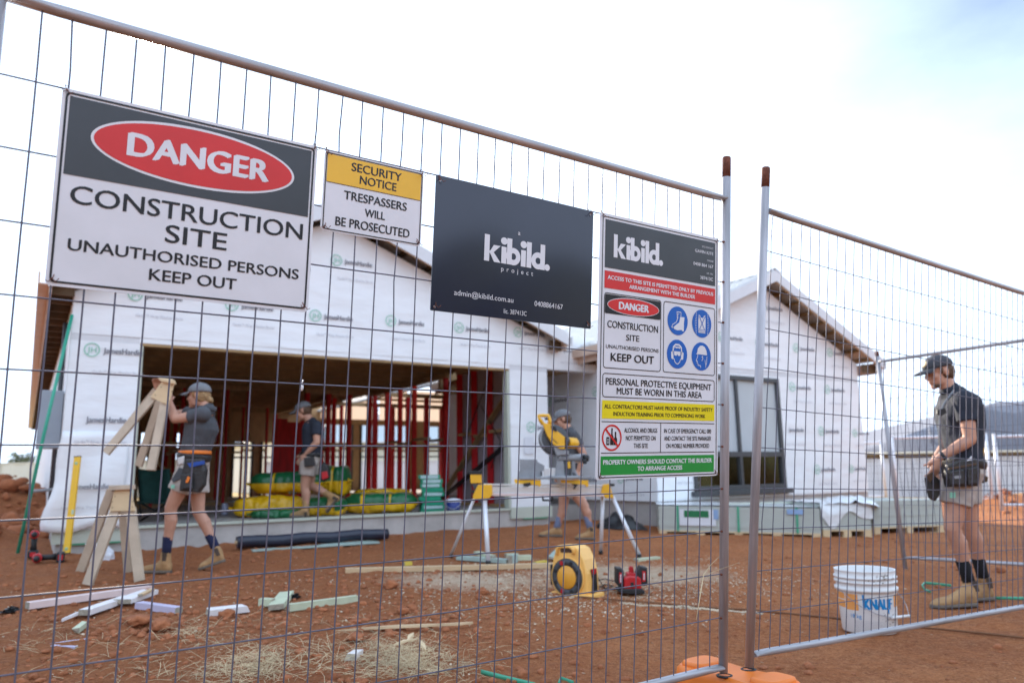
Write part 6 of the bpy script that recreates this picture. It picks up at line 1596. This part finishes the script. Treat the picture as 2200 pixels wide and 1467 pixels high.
    m.tube([cn + (ff*math.cos(a_)*.064 + l*math.sin(a_)*.068)*s + V((0, 0, .012*s*(-math.cos(a_)))) for a_ in [2*math.pi*k/20 for k in range(20)]], [(.007*s, .022*s)]*20, 8, closed=True); m.build('collar', shirt, t)
    # ---- shorts
    m = MB(); C = trunk(.018*s, True, False)[:3]; loft_t(m, C)
    for k in ('n', 'f'):
        hi, kn = J['hip_'+k], J['kn_'+k]; e = hi.lerp(kn, thigh)
        m.tube([hi + (hi - kn)*.12, hi, hi.lerp(e, .5), e], [.105*s, .112*s, .108*s, .103*s], 18)
    remesh(m, 'shorts', shorts, t, vox*1.15, 4, (.009*s, 9, (1, 1, .8)))
    # ---- socks and boots
    for k in ('n', 'f'):
        kn, an, toe, heel = J['kn_'+k], J['an_'+k], J['toe_'+k], J['heel_'+k]
        d = (kn - an).normalized(); m = MB(); m.tube([an - d*.06*s, an + d*.02*s, an + d*.11*s, an + d*.115*s], [.042*s, .0405*s, .045*s, .043*s], 16); m.build('sock', sock, t)
        fd = (toe - heel); ln = fd.length; fd.normalize(); sd_ = fd.cross(up).normalized(); u2 = sd_.cross(fd)
        if u2.z < 0: u2 = -u2
        m = MB(); rs = []
        for g, w_, h_, zc in ((.0, .020, .030, .045), (.03, .033, .046, .050), (.12, .039, .056, .058), (.28, .040, .062, .064), (.42, .041, .050, .052), (.56, .045, .039, .042), (.74, .049, .033, .036), (.88, .045, .028, .031), (.97, .028, .019, .024), (1., .010, .009, .020)):
            c = heel + fd*ln*g + u2*zc*s; rs.append([c + sd_*w_*s*math.cos(a_) + u2*h_*s*math.sin(a_) for a_ in [2*math.pi*q/18 for q in range(18)]])
        m.rings(rs); b0 = heel + fd*ln*.20 + u2*.075*s
        limb(m, [b0, an - d*.065*s, an - d*.03*s], [.049*s, .046*s, .044*s]); bt = remesh(m, 'boot', M_boot, t, vox*.9, 3, (.003*s, 22, (1, 1, 1)))
        m = MB(); rs = []
        for g, w_ in ((-.012, .018), (.02, .034), (.14, .041), (.35, .037), (.55, .043), (.76, .050), (.92, .043), (1.0, .024), (1.015, .010)):
            c = heel + fd*ln*g; rs.append([c + sd_*w_*s*q + u2*z*s for q, z in ((-1, .002), (-1.02, .014), (-.96, .026), (.96, .026), (1.02, .014), (1, .002))])
        m.rings(rs); m.build('sole', M_sole, t).parent = bt
        m = MB(); c = an - d*.085*s - fd*.004*s
        for sg in (-1, 1): m.prism([c + sd_*sg*.0475*s + fd*a_*s + d*b2*s for a_, b2 in ((-.022, .062), (.022, .062), (.016, -.012), (-.016, -.012))], sd_*sg*.002)
        m.build('elastic_gusset', M_elast, t).parent = bt
    return t, body, hp, f, l
def joints(Y0, D, lat=.0):
    o = {}
    for k, v in D.items(): o[k] = P(v[0], v[1], Y0 + (v[2] if len(v) > 2 else 0))
    return o
def part_px(t, name, pts, Y, th, mt, bev=.01, par=None):
    m = MB(); m.pxprism(pts, Y, th, bev); o = m.build(name, mt, t)
    if par: o.parent = par
    return o
def belt(t, J, s, mt, f, l, dz=.0, h=.045):
    c = J['pelvis'].lerp(J['waist'], .55 + dz); u_ = (J['waist'] - J['pelvis']).normalized(); ff = (f - u_*f.dot(u_)).normalized()
    m = MB(); m.tube([c + ff*math.cos(a_)*.137*s + l*math.sin(a_)*.186*s for a_ in [2*math.pi*k/28 for k in range(28)]], [(.006*s, h/2*s)]*28, 8, closed=True); return m.build('tool_belt', mt, t)

# --- right hand man, standing close behind the second fence panel
YR_ = 5.45
J = joints(YR_, dict(head=(2016, 799), neck=(2042, 838), chest=(2062, 898), waist=(2066, 968), pelvis=(2064, 1018),
    sh_n=(2072, 858, -.175), sh_f=(2046, 856, .175), el_n=(2084, 944, -.20), wr_n=(2017, 984, -.13), el_f=(2046, 938, .2), wr_f=(2010, 985, .10),
    hip_n=(2062, 1036, -.09), kn_n=(2046, 1133, -.09), an_n=(2078, 1238, -.06), heel_n=(2095, 1290, -.07), toe_n=(2000, 1285, -.13),
    hip_f=(2070, 1036, .09), kn_f=(2083, 1128, .10), an_f=(2110, 1232, .14), heel_f=(2131, 1275, .16), toe_f=(2046, 1272, .12)))
for k in ('heel_n', 'toe_n', 'heel_f', 'toe_f'): J[k].z = max(ground_h(J[k].x, J[k].y), J[k].z - .0) if k[-1] == 'n' else ground_h(J[k].x, J[k].y) + .003
J['heel_n'].z = J['toe_n'].z = max(ground_h(J['heel_n'].x, J['heel_n'].y), ground_h(J['toe_n'].x, J['toe_n'].y)) + .002
SR = 1.0
pR, bR, hpR, fR, lR = person('man in a dark polo and black socks standing behind the right fence panel', J, SR, M_navyshirt, M_khaki, M_sockk, M_capd, M_hairb, headtilt=.22, yaw=.05, vox=.0062,
    handdirs=(V((-.35, .05, -.9)), V((-.2, -.1, -.9))), palmn=V((-.3, .9, .1)), handn=.45, cap_patch=True, beard=True, thigh=.50, sleeve=.56)
belt(pR, J, SR, M_leather, fR, lR, -.12, .06)
part_px(pR, 'tool_pouch', [(2036, 998), (2060, 988), (2097, 983), (2108, 1010), (2104, 1044), (2042, 1046), (2035, 1022)], YR_ - .215, .075, M_leather, .014)
part_px(pR, 'pouch_pocket', [(2040, 1012), (2072, 1008), (2074, 1040), (2044, 1042)], YR_ - .262, .03, M_leather, .008); part_px(pR, 'pouch_pocket', [(2078, 1006), (2102, 1002), (2100, 1040), (2080, 1041)], YR_ - .258, .03, M_leather, .008)
part_px(pR, 'pouch_badge', [(2050, 1022), (2064, 1021), (2065, 1027), (2051, 1028)], YR_ - .2785, .002, M_lgrey, 0)
part_px(pR, 'pouch_trim', [(2038, 1005), (2098, 994), (2098, 998), (2038, 1009)], YR_ - .256, .01, M_leatherb, .002)
part_px(pR, 'folded_paper', [(2066, 1000), (2088, 979), (2091, 990), (2076, 1000)], YR_ - .25, .004, M_white, 0)
part_px(pR, 'tape_handle', [(2107, 961), (2117, 961), (2117, 979), (2107, 981)], YR_ - .12, .035, M_yel, .006)
part_px(pR, 'hanging_gloves', [(1994, 1026), (2006, 1018), (2021, 1030), (2022, 1060), (2012, 1076), (2003, 1070), (1998, 1050)], YR_ - .10, .06, M_leather, .012)
part_px(pR, 'brown_loop', [(1993, 1020), (2004, 1013), (2010, 1022), (1999, 1036)], YR_ - .13, .02, M_leatherb, .004)
part_px(pR, 'brown_loop', [(2114, 1020), (2124, 1024), (2122, 1034), (2112, 1038)], YR_ + .05, .03, M_leatherb, .004)
part_px(pR, 'pocket_logo', [(2041, 1057), (2053, 1057), (2053, 1069), (2041, 1069)], YR_ - .206, .003, M_logog, 0)
m = MB(); m.tube([P(2052, 837, YR_ - .06), P(2042, 850, YR_ - .105), P(2030, 866, YR_ - .115), P(2020, 888, YR_ - .12), P(2018, 930, YR_ - .115), P(2026, 965, YR_ - .13)], [(.005, .013)]*6, 8); m.tube([P(2052, 837, YR_ - .06), P(2068, 836, YR_ - .03), P(2085, 846, YR_ - .02)], [(.005, .013)]*3, 8); m.build('harness_strap', M_lgrey, pR)
part_px(pR, 'harness_clip', [(2014, 880), (2030, 876), (2034, 886), (2024, 893), (2014, 889)], YR_ - .145, .02, M_blk, .003)
m = MB(); w_ = J['wr_n'].lerp(J['el_n'], .12); d_ = (J['wr_n'] - J['el_n']).normalized(); m.tube([w_ - d_*.011, w_ + d_*.011], [.0335, .0335], 14); m.build('watch', M_blk, pR)

# --- man with the bun carrying the sawhorse
YL_ = 6.66
J = joints(YL_, dict(head=(427, 850), neck=(448, 879), chest=(434, 918), waist=(420, 968), pelvis=(414, 998),
    sh_n=(437, 890, -.16), sh_f=(424, 889, .16), el_n=(376, 900, -.17), wr_n=(364, 862, -.10), el_f=(374, 890, .2), wr_f=(342, 840, .16),
    hip_n=(406, 1012, -.09), kn_n=(368, 1088, -.09), an_n=(358, 1180, -.08), heel_n=(368, 1224, -.08), toe_n=(299, 1224, -.10),
    hip_f=(422, 1012, .09), kn_f=(426, 1098, .09), an_f=(461, 1172, .09), heel_f=(484, 1206, .10), toe_f=(428, 1221, .06)))
for k in ('heel_n', 'toe_n', 'toe_f'): J[k].z = ground_h(J[k].x, J[k].y) + .004
SL = .94
pL, bL, hpL, fL, lL = person('man with a sandy bun and grey cap striding left with a sawhorse on his shoulder', J, SL, M_charshirt, M_khaki, M_sockn, M_capg, M_hairl, bun=True, headtilt=.02, yaw=-.05, vox=.0068,
    handdirs=(V((-.25, .3, .9)), V((-.15, -.35, .9))), palmn=V((-.7, .5, .1)), palmf=V((.4, -.8, .2)), handn=.55, handf=.7, thigh=.56, sleeve=.52)
belt(pL, J, SL, M_leather, fL, lL, .0, .06)
m = MB(); c = J['pelvis'].lerp(J['waist'], .86); m.tube([c + fL*math.cos(a_)*.132*SL + lL*math.sin(a_)*.182*SL for a_ in [2*math.pi*k/28 for k in range(28)]], [(.005, .016)]*28, 8, closed=True); m.build('orange_band', M_orange, pL)
part_px(pL, 'tool_pouch', [(396, 985), (432, 985), (440, 1010), (436, 1042), (424, 1058), (384, 1054), (388, 1025)], YL_ - .205, .08, M_leather, .014)
part_px(pL, 'pouch_pocket', [(388, 1020), (412, 1016), (414, 1050), (388, 1050)], YL_ - .255, .035, M_leather, .008)
part_px(pL, 'blue_cloth', [(402, 995), (438, 989), (438, 997), (408, 1004)], YL_ - .25, .02, mat('blue rag', (.02, .07, .32), .8), .004)
part_px(pL, 'orange_grip', [(398, 1036), (403, 1023), (409, 1025), (403, 1037)], YL_ - .275, .012, M_orange, .002)
part_px(pL, 'silver_clip', [(381, 983), (396, 979), (394, 995), (382, 999)], YL_ - .17, .03, M_alu, .004)
part_px(pL, 'leg_panel', [(368, 1030), (384, 1004), (404, 1008), (394, 1026), (372, 1036)], YL_ - .195, .012, M_dgrey, .003)
part_px(pL, 'pocket_logo', [(367, 1041), (375, 1041), (375, 1049), (367, 1049)], YL_ - .202, .003, M_logog, 0)

# --- man walking across the slab
YM_ = 9.62
J = joints(YM_, dict(head=(651, 883), neck=(669, 906), chest=(673, 932), waist=(670, 966), pelvis=(667, 985),
    sh_n=(679, 914, -.17), sh_f=(664, 913, .17), el_n=(681, 950, -.19), wr_n=(657, 975, -.17), el_f=(668, 948, .2), wr_f=(650, 974, .15),
    hip_n=(664, 994, -.09), kn_n=(655, 1043, -.09), an_n=(657, 1094, -.08), heel_n=(663, 1114, -.08), toe_n=(622, 1115, -.10),
    hip_f=(668, 994, .09), kn_f=(665, 1042, .08), an_f=(713, 1066, .10), heel_f=(727, 1070, .10), toe_f=(704, 1102, .10)))
for k in ('heel_n', 'toe_n'): J[k].z = HA.z + .225
SM = 1.0
pM, bM, hpM, fM, lM = person('man in a grey cap walking left across the slab in front of the bags', J, SM, M_navyshirt, M_khaki, M_boot, M_capg, M_hairb, headtilt=.30, vox=.0085,
    handdirs=(V((-.4, 0, -.9)), V((-.3, 0, -.9))), handn=.6, thigh=.55, sleeve=.58)
belt(pM, J, SM, M_leather, fM, lM, -.1, .05)
part_px(pM, 'tool_pouch', [(652, 983), (672, 980), (676, 1000), (654, 1003)], YM_ - .215, .07, M_leather, .01)
part_px(pM, 'hanging_drill', [(684, 1006), (694, 992), (704, 1002), (707, 1024), (696, 1034), (686, 1030)], YM_ - .10, .10, M_leather, .014); part_px(pM, 'drill_body', [(690, 1014), (702, 1012), (704, 1026), (692, 1030)], YM_ - .16, .04, M_redpl, .006)
part_px(pM, 'shirt_logo', [(656, 916), (662, 910), (660, 930), (654, 932)], YM_ - .155, .003, M_lgrey, 0)

# --- man behind the mitre saw
YS_ = 9.15
J = joints(YS_, dict(head=(1208, 901), neck=(1222, 924), chest=(1228, 956), waist=(1222, 1006), pelvis=(1220, 1032),
    sh_n=(1231, 935, -.17), sh_f=(1216, 936, .17), el_n=(1254, 975, -.18), wr_n=(1243, 1010, -.16), el_f=(1216, 978, .22), wr_f=(1202, 1012, .16),
    hip_n=(1228, 1044, -.09), kn_n=(1256, 1088, -.10), an_n=(1266, 1128, -.10), heel_n=(1278, 1154, -.10), toe_n=(1236, 1157, -.14),
    hip_f=(1214, 1044, .09), kn_f=(1210, 1088, .09), an_f=(1197, 1130, .10), heel_f=(1207, 1155, .10), toe_f=(1158, 1156, .06)))
for k in ('heel_n', 'toe_n', 'heel_f', 'toe_f'): J[k].z = ground_h(J[k].x, J[k].y) + .004
pS, bS, hpS, fS, lS = person('man in a grey cap working behind the yellow mitre saw', J, .98, M_charshirt, M_khaki, M_sockb, M_capg, M_hairb, headtilt=.25, vox=.0085,
    handdirs=(V((-.3, -.2, -.9)), V((-.3, 0, -.9))), handn=.5, thigh=.42, sleeve=.6)
belt(pS, J, .98, M_leather, fS, lS, -.1, .05)

bpy.data.scenes.remove(TS)
